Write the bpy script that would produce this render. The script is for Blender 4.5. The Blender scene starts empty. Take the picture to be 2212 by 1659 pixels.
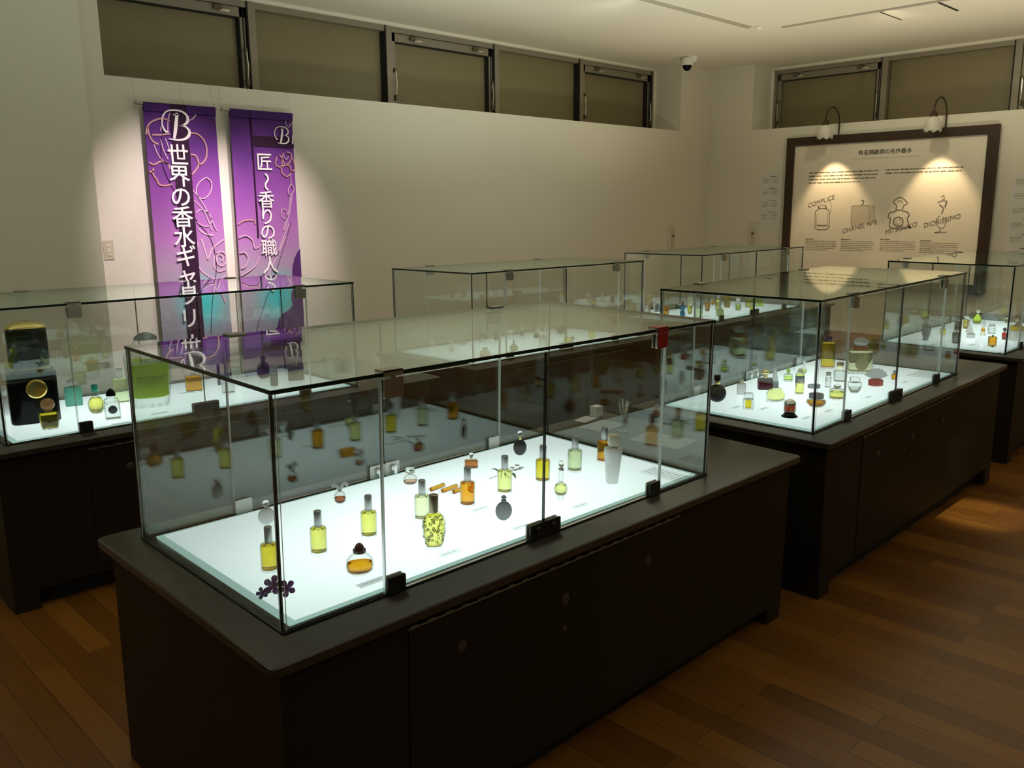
import bpy, bmesh, math, random
from mathutils import Vector, Matrix, Euler
PI = math.pi
random.seed(4)
SC = bpy.context.scene
COL = SC.collection

# ------------------------------------------------------------------ camera, view, light
HC = 1.5113
FPX = 1863.77
FW = Vector((0.68664, 0.69894, -0.19789)); 
def _camera():
    yaw, pitch, roll = 0.7946, -0.1992, -0.0089
    fw = Vector((math.cos(pitch)*math.cos(yaw), math.cos(pitch)*math.sin(yaw), math.sin(pitch)))
    r = Vector((math.sin(yaw), -math.cos(yaw), 0)); u = r.cross(fw)
    c, s = math.cos(roll), math.sin(roll)
    r2 = c*r + s*u; u2 = -s*r + c*u
    cam = bpy.data.cameras.new('camera'); o = bpy.data.objects.new('camera', cam); COL.objects.link(o)
    cam.sensor_width = 36; cam.lens = FPX/2212*36; cam.clip_start = 0.02; cam.clip_end = 100
    o.matrix_world = Matrix(((r2.x, u2.x, -fw.x, 0), (r2.y, u2.y, -fw.y, 0), (r2.z, u2.z, -fw.z, HC), (0, 0, 0, 1)))
    SC.camera = o
    return fw, r2, u2
FW, RT, UP = _camera()
CAM = Vector((0, 0, HC))
SC.view_settings.view_transform = 'Standard'; SC.view_settings.look = 'None'
SC.view_settings.gamma = 1; SC.view_settings.use_curve_mapping = False
SC.view_settings.exposure = 0.0
SC.cycles.max_bounces = 14; SC.cycles.transparent_max_bounces = 40; SC.cycles.glossy_bounces = 5
SC.cycles.transmission_bounces = 12; SC.cycles.diffuse_bounces = 4
SC.cycles.caustics_reflective = False; SC.cycles.caustics_refractive = False
SC.cycles.sample_clamp_indirect = 4.0; SC.cycles.use_denoising = True
W = bpy.data.worlds.new('world'); SC.world = W; W.use_nodes = True
W.node_tree.nodes['Background'].inputs[0].default_value = (0.9, 0.85, 0.7, 1)
W.node_tree.nodes['Background'].inputs[1].default_value = 0.0

def spot(name, loc, to, energy, col, angle, blend=0.6, r=0.05):
    l = bpy.data.lights.new(name, 'SPOT'); o = bpy.data.objects.new(name, l); COL.objects.link(o)
    l.energy = energy; l.color = col; l.spot_size = math.radians(angle); l.spot_blend = blend; l.shadow_soft_size = r
    o.location = loc
    o.rotation_euler = (Vector(to)-Vector(loc)).to_track_quat('-Z', 'Y').to_euler()
    return o
WARM = (1.0, 0.90, 0.64)
NEUT = (0.99, 1.0, 0.85)
# added upward fill spots, unseen, behind the camera and in the aisles, brightening the ceiling
spot('fill_up_spot', (-1.6, 3.4, 2.1), (-1.3, 3.5, 3.3), 150, NEUT, 150, 0.7, 0.25)
spot('fill_up_spot', (1.2, -1.6, 2.1), (1.5, -1.2, 3.3), 120, NEUT, 150, 0.7, 0.25)
spot('fill_up_spot', (6.0, -1.8, 2.1), (6.2, -1.3, 3.3), 150, WARM, 150, 0.7, 0.25)
spot('aisle_fill_spot', (2.6, 2.95, 1.3), (2.6, 3.2, 3.3), 80, NEUT, 150, 0.8, 0.12)
spot('aisle_fill_spot', (5.1, 2.95, 1.3), (5.1, 3.2, 3.3), 100, NEUT, 150, 0.8, 0.12)
spot('aisle_fill_spot', (8.4, 2.2, 1.2), (8.4, 2.4, 3.3), 95, WARM, 150, 0.8, 0.12)
spot('aisle_fill_spot', (5.0, 4.85, 1.2), (5.0, 4.9, 3.3), 60, NEUT, 150, 0.8, 0.12)
spot('aisle_fill_spot', (8.0, 4.9, 1.2), (8.0, 4.9, 3.3), 56, WARM, 150, 0.8, 0.12)
# track spots on the two banners
spot('track_spot', (3.0, 4.9, 3.22), (2.92, 6.65, 1.35), 300, (1.0, 0.81, 0.84), 41, 1.0, 0.03)
spot('track_spot', (3.75, 4.9, 3.22), (3.58, 6.65, 1.20), 300, (1.0, 0.81, 0.84), 41, 1.0, 0.03)
# added unseen fill spots that brighten the walls
spot('wall_fill_spot', (6.4, 4.9, 3.22), (6.6, 6.7, 1.9), 22, NEUT, 120, 1.0, 0.08)
spot('wall_fill_spot', (1.2, 4.2, 3.22), (0.8, 6.4, 2.2), 8, NEUT, 120, 1.0, 0.08)
spot('wall_fill_spot', (8.45, 3.6, 3.22), (10.3, 3.9, 1.7), 26, WARM, 130, 1.0, 0.08)
# added narrow spot standing in for a bright reflection on the floor
spot('floor_patch_spot', (4.6, 1.1, 3.25), (4.54, 1.28, 0), 350, WARM, 10, 0.8, 0.03)

# ------------------------------------------------------------------ unprojection helpers
def ray(px, py):
    return FW*FPX + RT*(px-1106) + UP*(829.5-py)
def on(px, py, ax, val):
    d = ray(px, py); t = (val-CAM[ax])/d[ax]
    return CAM + d*t
def project(P):
    v = Vector(P)-CAM; d = v.dot(FW)
    return 1106+FPX*v.dot(RT)/d, 829.5-FPX*v.dot(UP)/d, d

# ------------------------------------------------------------------ materials
MATS = {}
def nmat(name):
    m = bpy.data.materials.new(name); m.use_nodes = True
    nt = m.node_tree; nt.nodes.clear()
    out = nt.nodes.new('ShaderNodeOutputMaterial')
    return m, nt, out
def pmat(name, col, rough=0.5, metal=0.0, spec=0.5, trans=0.0, emit=None, noise=0.0, nscale=8.0, coat=0.0, alpha=None):
    m, nt, out = nmat(name)
    b = nt.nodes.new('ShaderNodeBsdfPrincipled'); nt.links.new(b.outputs[0], out.inputs[0])
    b.inputs['Base Color'].default_value = (*col, 1); b.inputs['Roughness'].default_value = rough
    b.inputs['Metallic'].default_value = metal; b.inputs['Specular IOR Level'].default_value = spec
    b.inputs['Transmission Weight'].default_value = trans; b.inputs['Coat Weight'].default_value = coat
    if emit: b.inputs['Emission Color'].default_value = (*emit[0], 1); b.inputs['Emission Strength'].default_value = emit[1]
    if noise:
        tc = nt.nodes.new('ShaderNodeTexCoord'); n = nt.nodes.new('ShaderNodeTexNoise'); n.inputs['Scale'].default_value = nscale
        nt.links.new(tc.outputs['Object'], n.inputs['Vector'])
        mx = nt.nodes.new('ShaderNodeMix'); mx.data_type = 'RGBA'
        mx.inputs[6].default_value = (*[c*(1-noise) for c in col], 1); mx.inputs[7].default_value = (*[min(1, c*(1+noise)) for c in col], 1)
        nt.links.new(n.outputs['Fac'], mx.inputs[0]); nt.links.new(mx.outputs[2], b.inputs['Base Color'])
    MATS[name] = m
    return m
def thin_glass(name, tint, edge=None, gain=1.0, rough=0.0, blend=0.35, IOR=1.5, mirror=(1, 1, 1)):
    """clear glass sheet: Fresnel mirror over a clear, slightly tinted body"""
    m, nt, out = nmat(name); N = nt.nodes.new; Lk = nt.links.new
    g = N('ShaderNodeNewGeometry'); ior = N('ShaderNodeMix'); ior.inputs[2].default_value = IOR; ior.inputs[3].default_value = 1/IOR
    Lk(g.outputs['Backfacing'], ior.inputs[0])
    fr = N('ShaderNodeFresnel'); Lk(ior.outputs[0], fr.inputs['IOR'])
    mul = N('ShaderNodeMath'); mul.operation = 'MULTIPLY'; mul.inputs[1].default_value = gain; mul.use_clamp = True
    Lk(fr.outputs[0], mul.inputs[0])
    t = N('ShaderNodeBsdfTransparent'); t.inputs[0].default_value = (*tint, 1)
    if edge:
        lw = N('ShaderNodeLayerWeight'); lw.inputs[0].default_value = blend
        mx = N('ShaderNodeMix'); mx.data_type = 'RGBA'; mx.inputs[6].default_value = (*tint, 1); mx.inputs[7].default_value = (*edge, 1)
        Lk(lw.outputs['Facing'], mx.inputs[0]); Lk(mx.outputs[2], t.inputs[0])
    gl = N('ShaderNodeBsdfGlossy'); gl.inputs['Roughness'].default_value = rough; gl.inputs[0].default_value = (*mirror, 1)
    ms = N('ShaderNodeMixShader'); Lk(mul.outputs[0], ms.inputs[0]); Lk(t.outputs[0], ms.inputs[1]); Lk(gl.outputs[0], ms.inputs[2])
    Lk(ms.outputs[0], out.inputs[0]); MATS[name] = m
    return m
def liquid(name, col, ior=1.33, scat=0.0):
    m, nt, out = nmat(name); N = nt.nodes.new
    b = N('ShaderNodeBsdfGlass'); b.inputs['Color'].default_value = (*[math.sqrt(c) for c in col], 1)
    b.inputs['IOR'].default_value = ior; b.inputs['Roughness'].default_value = 0.0
    t = N('ShaderNodeBsdfTranslucent'); t.inputs[0].default_value = (*col, 1); d = N('ShaderNodeBsdfDiffuse'); d.inputs[0].default_value = (*col, 1)
    x = N('ShaderNodeMixShader'); x.inputs[0].default_value = .4; nt.links.new(d.outputs[0], x.inputs[1]); nt.links.new(t.outputs[0], x.inputs[2])
    y = N('ShaderNodeMixShader'); y.inputs[0].default_value = scat; nt.links.new(b.outputs[0], y.inputs[1]); nt.links.new(x.outputs[0], y.inputs[2])
    nt.links.new((y if scat else b).outputs[0], out.inputs[0]); MATS[name] = m
    return m
def sheer(name, col, clear):
    """thin card that lets the light below through"""
    m, nt, out = nmat(name); N = nt.nodes.new
    t = N('ShaderNodeBsdfTransparent'); t.inputs[0].default_value = (*[c**.5 for c in col], 1); d = N('ShaderNodeBsdfDiffuse'); d.inputs[0].default_value = (*col, 1)
    y = N('ShaderNodeMixShader'); y.inputs[0].default_value = 1-clear; nt.links.new(t.outputs[0], y.inputs[1]); nt.links.new(d.outputs[0], y.inputs[2])
    nt.links.new(y.outputs[0], out.inputs[0]); MATS[name] = m
def frosted(name, col, tr=0.55, clear=0.25):
    """sand blasted glass: rough refraction plus scattered light"""
    m, nt, out = nmat(name); N = nt.nodes.new; Lk = nt.links.new
    d = N('ShaderNodeBsdfDiffuse'); d.inputs[0].default_value = (*col, 1)
    t = N('ShaderNodeBsdfTranslucent'); t.inputs[0].default_value = (*[c**0.5 for c in col], 1)
    x = N('ShaderNodeMixShader'); x.inputs[0].default_value = tr; Lk(d.outputs[0], x.inputs[1]); Lk(t.outputs[0], x.inputs[2])
    tp = N('ShaderNodeBsdfRefraction'); tp.inputs[0].default_value = (*[c**0.5 for c in col], 1); tp.inputs['Roughness'].default_value = 0.38; tp.inputs['IOR'].default_value = 1.12
    y = N('ShaderNodeMixShader'); y.inputs[0].default_value = clear; Lk(x.outputs[0], y.inputs[1]); Lk(tp.outputs[0], y.inputs[2])
    gl = N('ShaderNodeBsdfGlossy'); gl.inputs['Roughness'].default_value = 0.3
    fr = N('ShaderNodeFresnel'); fr.inputs[0].default_value = 1.3; z = N('ShaderNodeMixShader'); Lk(fr.outputs[0], z.inputs[0]); Lk(y.outputs[0], z.inputs[1]); Lk(gl.outputs[0], z.inputs[2])
    Lk(z.outputs[0], out.inputs[0]); MATS[name] = m
    return m

pmat('plaster', (0.80, 0.77, 0.66), 0.9, spec=0.2, noise=0.015, nscale=40)
pmat('dim_wall', (0.20, 0.18, 0.13), 0.9, spec=0.2, noise=0.02, nscale=20)  # plaster made dark in colour to stand for the unlit room behind
pmat('plaster_column', (0.76, 0.75, 0.63), 0.9, spec=0.2, noise=0.02, nscale=30)
pmat('ceiling_paint', (0.82, 0.79, 0.68), 0.95, spec=0.1, noise=0.01, nscale=20)
pmat('blind_cloth', (0.36, 0.285, 0.185), 0.8, spec=0.2, noise=0.06, nscale=60)
thin_glass('window_glass', (0.90, 0.91, 0.86), rough=0.45, gain=0.6)
pmat('bronze_frame', (0.13, 0.105, 0.06), 0.4, 0.3)
pmat('grey_frame', (0.28, 0.25, 0.19), 0.45, 0.2)
pmat('dark_gap', (0.012, 0.011, 0.008), 0.8)
pmat('pale_metal', (0.75, 0.72, 0.62), 0.25, 0.9)
pmat('cabinet', (0.021, 0.0155, 0.0075), 0.5, spec=0.2, noise=0.25, nscale=3)
pmat('counter', (0.040, 0.033, 0.025), 0.27, spec=0.5, noise=0.08, nscale=90)
pmat('toe', (0.006, 0.005, 0.004), 0.7)
pmat('gasket', (0.008, 0.009, 0.007), 0.5)
pmat('satin_steel', (0.40, 0.37, 0.30), 0.38, 0.85)
pmat('bracket_lit', (0.80, 0.80, 0.77), 0.45, 0.2)  # bracket metal, panel light on the inner plates put into a pale colour
pmat('bracket_shaded', (0.022, 0.019, 0.015), 0.35, 0.3)  # same bracket metal, the unlit outer plates painted dark
pmat('red_cover', (0.30, 0.012, 0.014), 0.35)
pmat('chrome', (0.80, 0.80, 0.80), 0.12, 1.0)
pmat('silver', (0.40, 0.41, 0.42), 0.34, 1.0)
pmat('bronze', (0.33, 0.28, 0.19), 0.3, 0.9)
pmat('gold', (0.83, 0.66, 0.22), 0.22, 1.0)
pmat('pale_gold', (0.82, 0.76, 0.52), 0.25, 0.9)
pmat('black_gloss', (0.004, 0.004, 0.005), 0.16, spec=0.14)
pmat('black_smoke', (0.022, 0.026, 0.032), 0.22)
pmat('grey_smoke', (0.10, 0.105, 0.12), 0.3)
pmat('maroon', (0.075, 0.008, 0.016), 0.2)
pmat('maroon_dark', (0.035, 0.008, 0.012), 0.25)
pmat('purple_dark', (0.045, 0.02, 0.045), 0.3)
pmat('red_cap', (0.45, 0.03, 0.03), 0.3)
pmat('green_cap', (0.01, 0.30, 0.20), 0.3)
pmat('lime_solid', (0.42, 0.62, 0.06), 0.35)
pmat('blue_solid', (0.02, 0.20, 0.42), 0.25)
pmat('beige_cap', (0.62, 0.57, 0.43), 0.45)
pmat('cream_cap', (0.70, 0.69, 0.56), 0.5)
pmat('white_cap', (0.82, 0.82, 0.76), 0.4)
pmat('grey_cap', (0.45, 0.46, 0.45), 0.4)
pmat('yellow_solid', (0.80, 0.58, 0.02), 0.35)
pmat('rust_ribbon', (0.36, 0.12, 0.03), 0.6)
pmat('track_grey', (.50, .47, .39), .6)
pmat('olive_cap', (.40, .42, .16), .4)
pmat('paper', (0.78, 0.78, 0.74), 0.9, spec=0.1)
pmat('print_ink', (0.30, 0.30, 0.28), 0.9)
pmat('paper_dim', (0.34, 0.34, 0.31), 0.9, spec=0.1)  # white paper, its dim lighting put into a darker colour
pmat('ink_dark', (0.03, 0.028, 0.024), 0.9)
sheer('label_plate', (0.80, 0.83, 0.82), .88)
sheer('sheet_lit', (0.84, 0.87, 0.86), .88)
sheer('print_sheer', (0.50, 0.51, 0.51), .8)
frosted('violet_petal', (0.12, 0.035, 0.17), .55, .04)
pmat('violet_core', (0.16, 0.01, 0.03), 0.6)
frosted('leaf_green', (0.22, 0.36, 0.10), .55, .05)
frosted('petal_white', (0.92, 0.94, 0.90), .6, .15)
thin_glass('pane_glass', (0.978, 0.992, 0.985), IOR=1.72, mirror=(0.90, 1.0, 0.955))
thin_glass('clear_glass', (0.97, 0.98, 0.975), (0.42, 0.46, 0.45), 1.0, 0.0, 0.25)
thin_glass('amber_tint_glass', (0.95, 0.90, 0.78), (0.45, 0.38, 0.25), 1.0, 0.0, 0.25)
thin_glass('smoke_glass', (0.50, 0.52, 0.55), (0.20, 0.22, 0.24), 1.0, 0.05, 0.3)
frosted('frost_white', (0.97, 0.98, 0.97), 0.10, 0.04)
frosted('frost_clear', (0.88, 0.91, 0.90), 0.4, 0.45)
frosted('frost_grey', (0.36, 0.38, 0.40), 0.5, 0.2)
frosted('frost_turquoise', (0.25, 0.78, 0.60), 0.55, 0.2)
frosted('frost_peach', (0.85, 0.50, 0.22), 0.5, 0.25)
frosted('frost_lime', (0.62, 0.85, 0.30), 0.5, 0.3)
frosted('frost_green', (0.60, 0.88, 0.04), 0.45, 0.15)
frosted('frost_olive', (0.72, 0.74, 0.42), 0.5, 0.3)
frosted('frost_red', (0.55, 0.07, 0.06), 0.5, 0.3)
frosted('paper_thin', (0.86, 0.86, 0.83), 0.6, 0.0)
LQ = {'yellow': (0.96, 0.90, 0.22), 'gold': (0.96, 0.76, 0.05), 'pale': (0.96, 0.95, 0.62), 'lime': (0.95, 0.95, 0.38),
      'palegreen': (0.82, 0.90, 0.55), 'orange': (0.93, 0.42, 0.03), 'amber': (0.89, 0.41, 0.012), 'brown': (0.62, 0.22, 0.03), 'red': (0.55, 0.03, 0.02),
      'green': (0.66, 0.90, 0.02), 'brightlime': (0.72, 0.92, 0.12), 'olive': (0.70, 0.66, 0.12), 'water': (0.93, 0.95, 0.93), 'pink': (0.85, 0.55, 0.38),
      'redbrown': (0.50, 0.14, 0.05), 'deepgreen': (0.25, 0.50, 0.05)}
for k, c in LQ.items(): liquid('liquid_'+k, c, scat=.7 if k == 'green' else .05)
liquid('solid_glass', (0.93, 0.95, 0.94), 1.45)
liquid('edge_glass', (0.35, 0.62, 0.52), 1.5)
def M(n): return MATS[n]

def _panel_mat():
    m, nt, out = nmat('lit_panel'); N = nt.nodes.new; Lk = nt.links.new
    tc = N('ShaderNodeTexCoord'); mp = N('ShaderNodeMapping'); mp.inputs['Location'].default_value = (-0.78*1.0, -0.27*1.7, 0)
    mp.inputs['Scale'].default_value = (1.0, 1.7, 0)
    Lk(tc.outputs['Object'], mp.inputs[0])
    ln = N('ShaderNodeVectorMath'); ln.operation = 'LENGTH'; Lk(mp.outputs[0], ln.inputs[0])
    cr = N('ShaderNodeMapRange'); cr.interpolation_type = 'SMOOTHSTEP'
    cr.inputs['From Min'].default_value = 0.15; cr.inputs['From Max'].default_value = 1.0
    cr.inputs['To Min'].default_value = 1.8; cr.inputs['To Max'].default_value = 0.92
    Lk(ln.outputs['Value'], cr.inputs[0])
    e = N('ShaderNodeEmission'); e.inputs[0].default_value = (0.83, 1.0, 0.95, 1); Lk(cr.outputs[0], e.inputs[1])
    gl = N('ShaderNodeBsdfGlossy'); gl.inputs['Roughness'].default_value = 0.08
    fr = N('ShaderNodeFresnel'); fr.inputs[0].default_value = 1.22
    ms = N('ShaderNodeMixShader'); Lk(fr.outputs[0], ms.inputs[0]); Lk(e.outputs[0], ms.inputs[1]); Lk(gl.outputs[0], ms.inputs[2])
    Lk(ms.outputs[0], out.inputs[0]); MATS['lit_panel'] = m
_panel_mat()
def emat(name, col, s):
    m, nt, out = nmat(name); e = nt.nodes.new('ShaderNodeEmission'); e.inputs[0].default_value = (*col, 1); e.inputs[1].default_value = s
    nt.links.new(e.outputs[0], out.inputs[0]); MATS[name] = m
emat('panel_rim_lit', (0.50, 0.76, 0.66), 0.72)  # glow the glass rim takes from the panel, given as emission

def _floor_mat():
    m, nt, out = nmat('oak_floor'); N = nt.nodes.new; Lk = nt.links.new
    tc = N('ShaderNodeTexCoord'); mp = N('ShaderNodeMapping'); mp.inputs['Rotation'].default_value = (0, 0, PI/2)
    Lk(tc.outputs['Object'], mp.inputs[0])
    br = N('ShaderNodeTexBrick'); br.offset = 0.37; br.offset_frequency = 2; br.squash = 1.0
    br.inputs['Scale'].default_value = 1.0; br.inputs['Brick Width'].default_value = 0.9; br.inputs['Row Height'].default_value = 0.088
    br.inputs['Mortar Size'].default_value = 0.0012; br.inputs['Mortar Smooth'].default_value = 0.3; br.inputs['Bias'].default_value = -0.1
    br.inputs['Color1'].default_value = (0.225, 0.090, 0.014, 1); br.inputs['Color2'].default_value = (0.118, 0.043, 0.007, 1)
    br.inputs['Mortar'].default_value = (0.028, 0.012, 0.004, 1)
    Lk(mp.outputs[0], br.inputs['Vector'])
    mp2 = N('ShaderNodeMapping'); mp2.inputs['Scale'].default_value = (26, 1.6, 1); Lk(tc.outputs['Object'], mp2.inputs[0])
    no = N('ShaderNodeTexNoise'); no.inputs['Scale'].default_value = 2.2; no.inputs['Detail'].default_value = 6; Lk(mp2.outputs[0], no.inputs['Vector'])
    mr = N('ShaderNodeMapRange'); mr.inputs['To Min'].default_value = 0.72; mr.inputs['To Max'].default_value = 1.25; Lk(no.outputs['Fac'], mr.inputs[0])
    mx = N('ShaderNodeVectorMath'); mx.operation = 'SCALE'; Lk(br.outputs['Color'], mx.inputs[0]); Lk(mr.outputs[0], mx.inputs['Scale'])
    b = N('ShaderNodeBsdfPrincipled'); b.inputs['Roughness'].default_value = 0.32; b.inputs['Specular IOR Level'].default_value = 0.35
    Lk(mx.outputs[0], b.inputs['Base Color'])
    bp = N('ShaderNodeBump'); bp.inputs['Strength'].default_value = 0.12; bp.inputs['Distance'].default_value = 0.002
    Lk(br.outputs['Fac'], bp.inputs['Height']); bp.invert = True; Lk(bp.outputs[0], b.inputs['Normal'])
    Lk(b.outputs[0], out.inputs[0]); MATS['oak_floor'] = m
_floor_mat()

# ------------------------------------------------------------------ mesh helpers
class MB:
    def __init__(s): s.v = []; s.f = []; s.m = []; s.sm = []
    def _add(s, vs, fs, mi=0, smooth=False):
        o = len(s.v); s.v += [tuple(x) for x in vs]
        for f in fs: s.f.append([i+o for i in f]); s.m.append(mi); s.sm.append(smooth)
    def box(s, x0, y0, z0, x1, y1, z1, mi=0, mis=None):
        vs = [(x0,y0,z0),(x1,y0,z0),(x1,y1,z0),(x0,y1,z0),(x0,y0,z1),(x1,y0,z1),(x1,y1,z1),(x0,y1,z1)]
        fs = [(0,3,2,1),(4,5,6,7),(0,1,5,4),(1,2,6,5),(2,3,7,6),(3,0,4,7)]   # -z +z -y +x +y -x
        o = len(s.v); s.v += vs
        for i, f in enumerate(fs): s.f.append([k+o for k in f]); s.m.append(mis[i] if mis else mi); s.sm.append(False)
    def rings(s, rings, mi=0, cap0=True, cap1=True, smooth=True, closed=True):
        n = len(rings[0]); vs = [p for r in rings for p in r]; fs = []
        for k in range(len(rings)-1):
            for i in range(n if closed else n-1):
                j = (i+1) % n; fs.append((k*n+i, k*n+j, (k+1)*n+j, (k+1)*n+i))
        if cap0: fs.append(tuple(range(n-1, -1, -1)))
        if cap1: fs.append(tuple((len(rings)-1)*n+i for i in range(n)))
        s._add(vs, fs, mi, smooth)
    def prism(s, pts, y0, y1, mi=0):
        """outline pts in (x, z), extruded from y0 to y1"""
        n = len(pts); vs = [(p[0], y0, p[1]) for p in pts]+[(p[0], y1, p[1]) for p in pts]
        fs = [tuple(range(n)), tuple(range(2*n-1, n-1, -1))]+[(i, n+i, n+(i+1) % n, (i+1) % n) for i in range(n)]
        s._add(vs, fs, mi)
    def slab(s, pts, z0, z1, mi=0, bev=0.0):
        """outline pts in (x, y), from z0 up to z1, with a small top bevel"""
        cx = sum(p[0] for p in pts)/len(pts); cy = sum(p[1] for p in pts)/len(pts)
        def off(b): return [(p[0]-math.copysign(b, p[0]-cx), p[1]-math.copysign(b, p[1]-cy)) for p in pts]
        R = [[(x, y, z0) for x, y in pts], [(x, y, z1-bev) for x, y in pts]]
        if bev: R.append([(x, y, z1) for x, y in off(bev)])
        s.rings(R, mi, smooth=False)
    def tube(s, pts, r, mi=0, n=8, caps=True):
        pts = [Vector(p) for p in pts]; R = []
        rr = r if isinstance(r, (list, tuple)) else [r]*len(pts)
        prev = None
        for i, p in enumerate(pts):
            t = (pts[min(i+1, len(pts)-1)]-pts[max(i-1, 0)]).normalized()
            a = prev if prev is not None else (Vector((0, 0, 1)) if abs(t.z) < .9 else Vector((1, 0, 0)))
            b = t.cross(a).normalized(); a = b.cross(t).normalized(); prev = a
            R.append([tuple(p+rr[i]*(math.cos(2*PI*k/n)*a+math.sin(2*PI*k/n)*b)) for k in range(n)])
        s.rings(R, mi, caps, caps)
    def ribbon(s, pts, w, y, t=0.0015, mi=0):
        """flat stroke in the (x, z) plane facing -y, half width w (number or list), front at y, thickness t"""
        P = [Vector((p[0], p[1])) for p in pts]; ww = w if isinstance(w, (list, tuple)) else [w]*len(P)
        A = []; B = []
        for i, p in enumerate(P):
            d = (P[min(i+1, len(P)-1)]-P[max(i-1, 0)])
            d = d.normalized() if d.length > 1e-9 else Vector((1, 0)); nn = Vector((-d.y, d.x))
            A.append(p+nn*ww[i]); B.append(p-nn*ww[i])
        R = [[(a.x, y, a.y), (b.x, y, b.y), (b.x, y+t, b.y), (a.x, y+t, a.y)] for a, b in zip(A, B)]
        s.rings(R, mi, True, True, smooth=False)
    def build(s, name, mats, parent=None, loc=None):
        me = bpy.data.meshes.new(name); me.from_pydata(s.v, [], s.f)
        mats = mats if isinstance(mats, (list, tuple)) else [mats]
        for m in mats: me.materials.append(M(m) if isinstance(m, str) else m)
        for p, mi, sm in zip(me.polygons, s.m, s.sm): p.material_index = mi; p.use_smooth = sm
        bm = bmesh.new(); bm.from_mesh(me); bmesh.ops.recalc_face_normals(bm, faces=bm.faces); bm.to_mesh(me); bm.free()
        me.set_sharp_from_angle(angle=math.radians(38))
        return link(name, me, parent, loc)
def link(name, me, parent=None, loc=None):
    o = bpy.data.objects.new(name, me); COL.objects.link(o)
    if parent: o.parent = parent
    if loc: o.location = loc
    return o
def smoothpts(pts, k=6):
    """Catmull-Rom through the points"""
    P = [Vector(p) for p in pts]; out = []
    for i in range(len(P)-1):
        a, b, c, d = P[max(i-1, 0)], P[i], P[i+1], P[min(i+2, len(P)-1)]
        for j in range(k):
            t = j/k
            out.append(0.5*((2*b)+(-a+c)*t+(2*a-5*b+4*c-d)*t*t+(-a+3*b-3*c+d)*t**3))
    out.append(P[-1]); return out
def tag(o, label, cat, group=None, kind=None):
    o['label'] = label; o['category'] = cat
    if group: o['group'] = group
    if kind: o['kind'] = kind
    return o
def thing(name, label, cat, mw=None, group=None):
    o = bpy.data.objects.new(name, None); o.empty_display_size = .05; COL.objects.link(o)
    if mw is not None: o.matrix_world = mw
    return tag(o, label, cat, group)
def struct(o): o['kind'] = 'structure'; return o
_TXT = {}
def text(body, size, loc, parent, mat, name='lettering', rot=0.0, shear=0.0, off=0.0, ext=0.0006, ax='CENTER'):
    cu = bpy.data.curves.new('lettering', 'FONT'); cu.body = body; cu.size = size; cu.align_x = ax; cu.align_y = 'CENTER'
    cu.extrude = ext; cu.offset = off; cu.shear = shear; cu.resolution_u = 3
    t = bpy.data.objects.new('tmp', cu); COL.objects.link(t)
    me = bpy.data.meshes.new_from_object(t.evaluated_get(bpy.context.evaluated_depsgraph_get()))
    bpy.data.objects.remove(t); bpy.data.curves.remove(cu)
    me.materials.clear(); me.materials.append(M(mat))
    me.transform(Matrix.Rotation(PI/2, 4, 'X') @ Matrix.Rotation(rot, 4, 'Z'))
    return link(name, me, parent, loc)

# ------------------------------------------------------------------ room shell
YW, XW, ZS, ZCL = 6.713, 10.342, 2.490, 3.30
YP, XP = YW+0.455, XW+0.499           # window planes inside the recesses
WX, RX, RY = 2.499, 9.673, 6.071      # recess ends
X0, Y0 = -3.2, -4.0                   # far ends of the room behind the photographer
def sbox(name, mat, *bs):
    m = MB()
    for b in bs: m.box(*b)
    return struct(m.build(name, mat))
sbox('floor', 'oak_floor', (X0, Y0, -0.12, XW+.1, YW+.1, 0))
sbox('ceiling', 'ceiling_paint', (X0-.2, Y0-.2, ZCL, XP+.3, YP+.3, ZCL+.12))
sbox('wall_back', 'plaster', (X0-.2, YW, 0, XW+.6, YP+.3, ZS), (X0-.2, YW, ZS, WX, YP+.3, ZCL), (RX, YW, ZS, XW+.6, YP+.3, ZCL), (WX, YP+.08, ZS, RX, YP+.3, ZCL))
sbox('wall_right', 'plaster', (XW, Y0-.2, 0, XP+.3, YW, ZS), (XW, RY, ZS, XP+.3, YW, ZCL), (XP+.08, Y0-.2, ZS, XP+.3, RY, ZCL))
sbox('wall_left', 'dim_wall', (X0-.2, Y0-.2, 0, X0, YW, ZCL))
sbox('wall_front', 'dim_wall', (X0, Y0-.2, 0, XW, Y0, ZCL))
sbox('wall_column', 'plaster_column', (0.2, YW-.30, 0, 2.258, YW, ZCL))
# narrow plaster heads above the windows
sbox('trim_1', 'ceiling_paint', (WX, YP-.03, 3.262, RX, YP+.08, ZCL), (RX-.035, YP-.05, ZS, RX, YP+.08, 3.262))
sbox('trim_2', 'ceiling_paint', (XP-.03, Y0, 3.262, XP+.08, RY, ZCL), (XP-.05, RY-.035, ZS, XP+.08, RY, 3.262))

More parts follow.
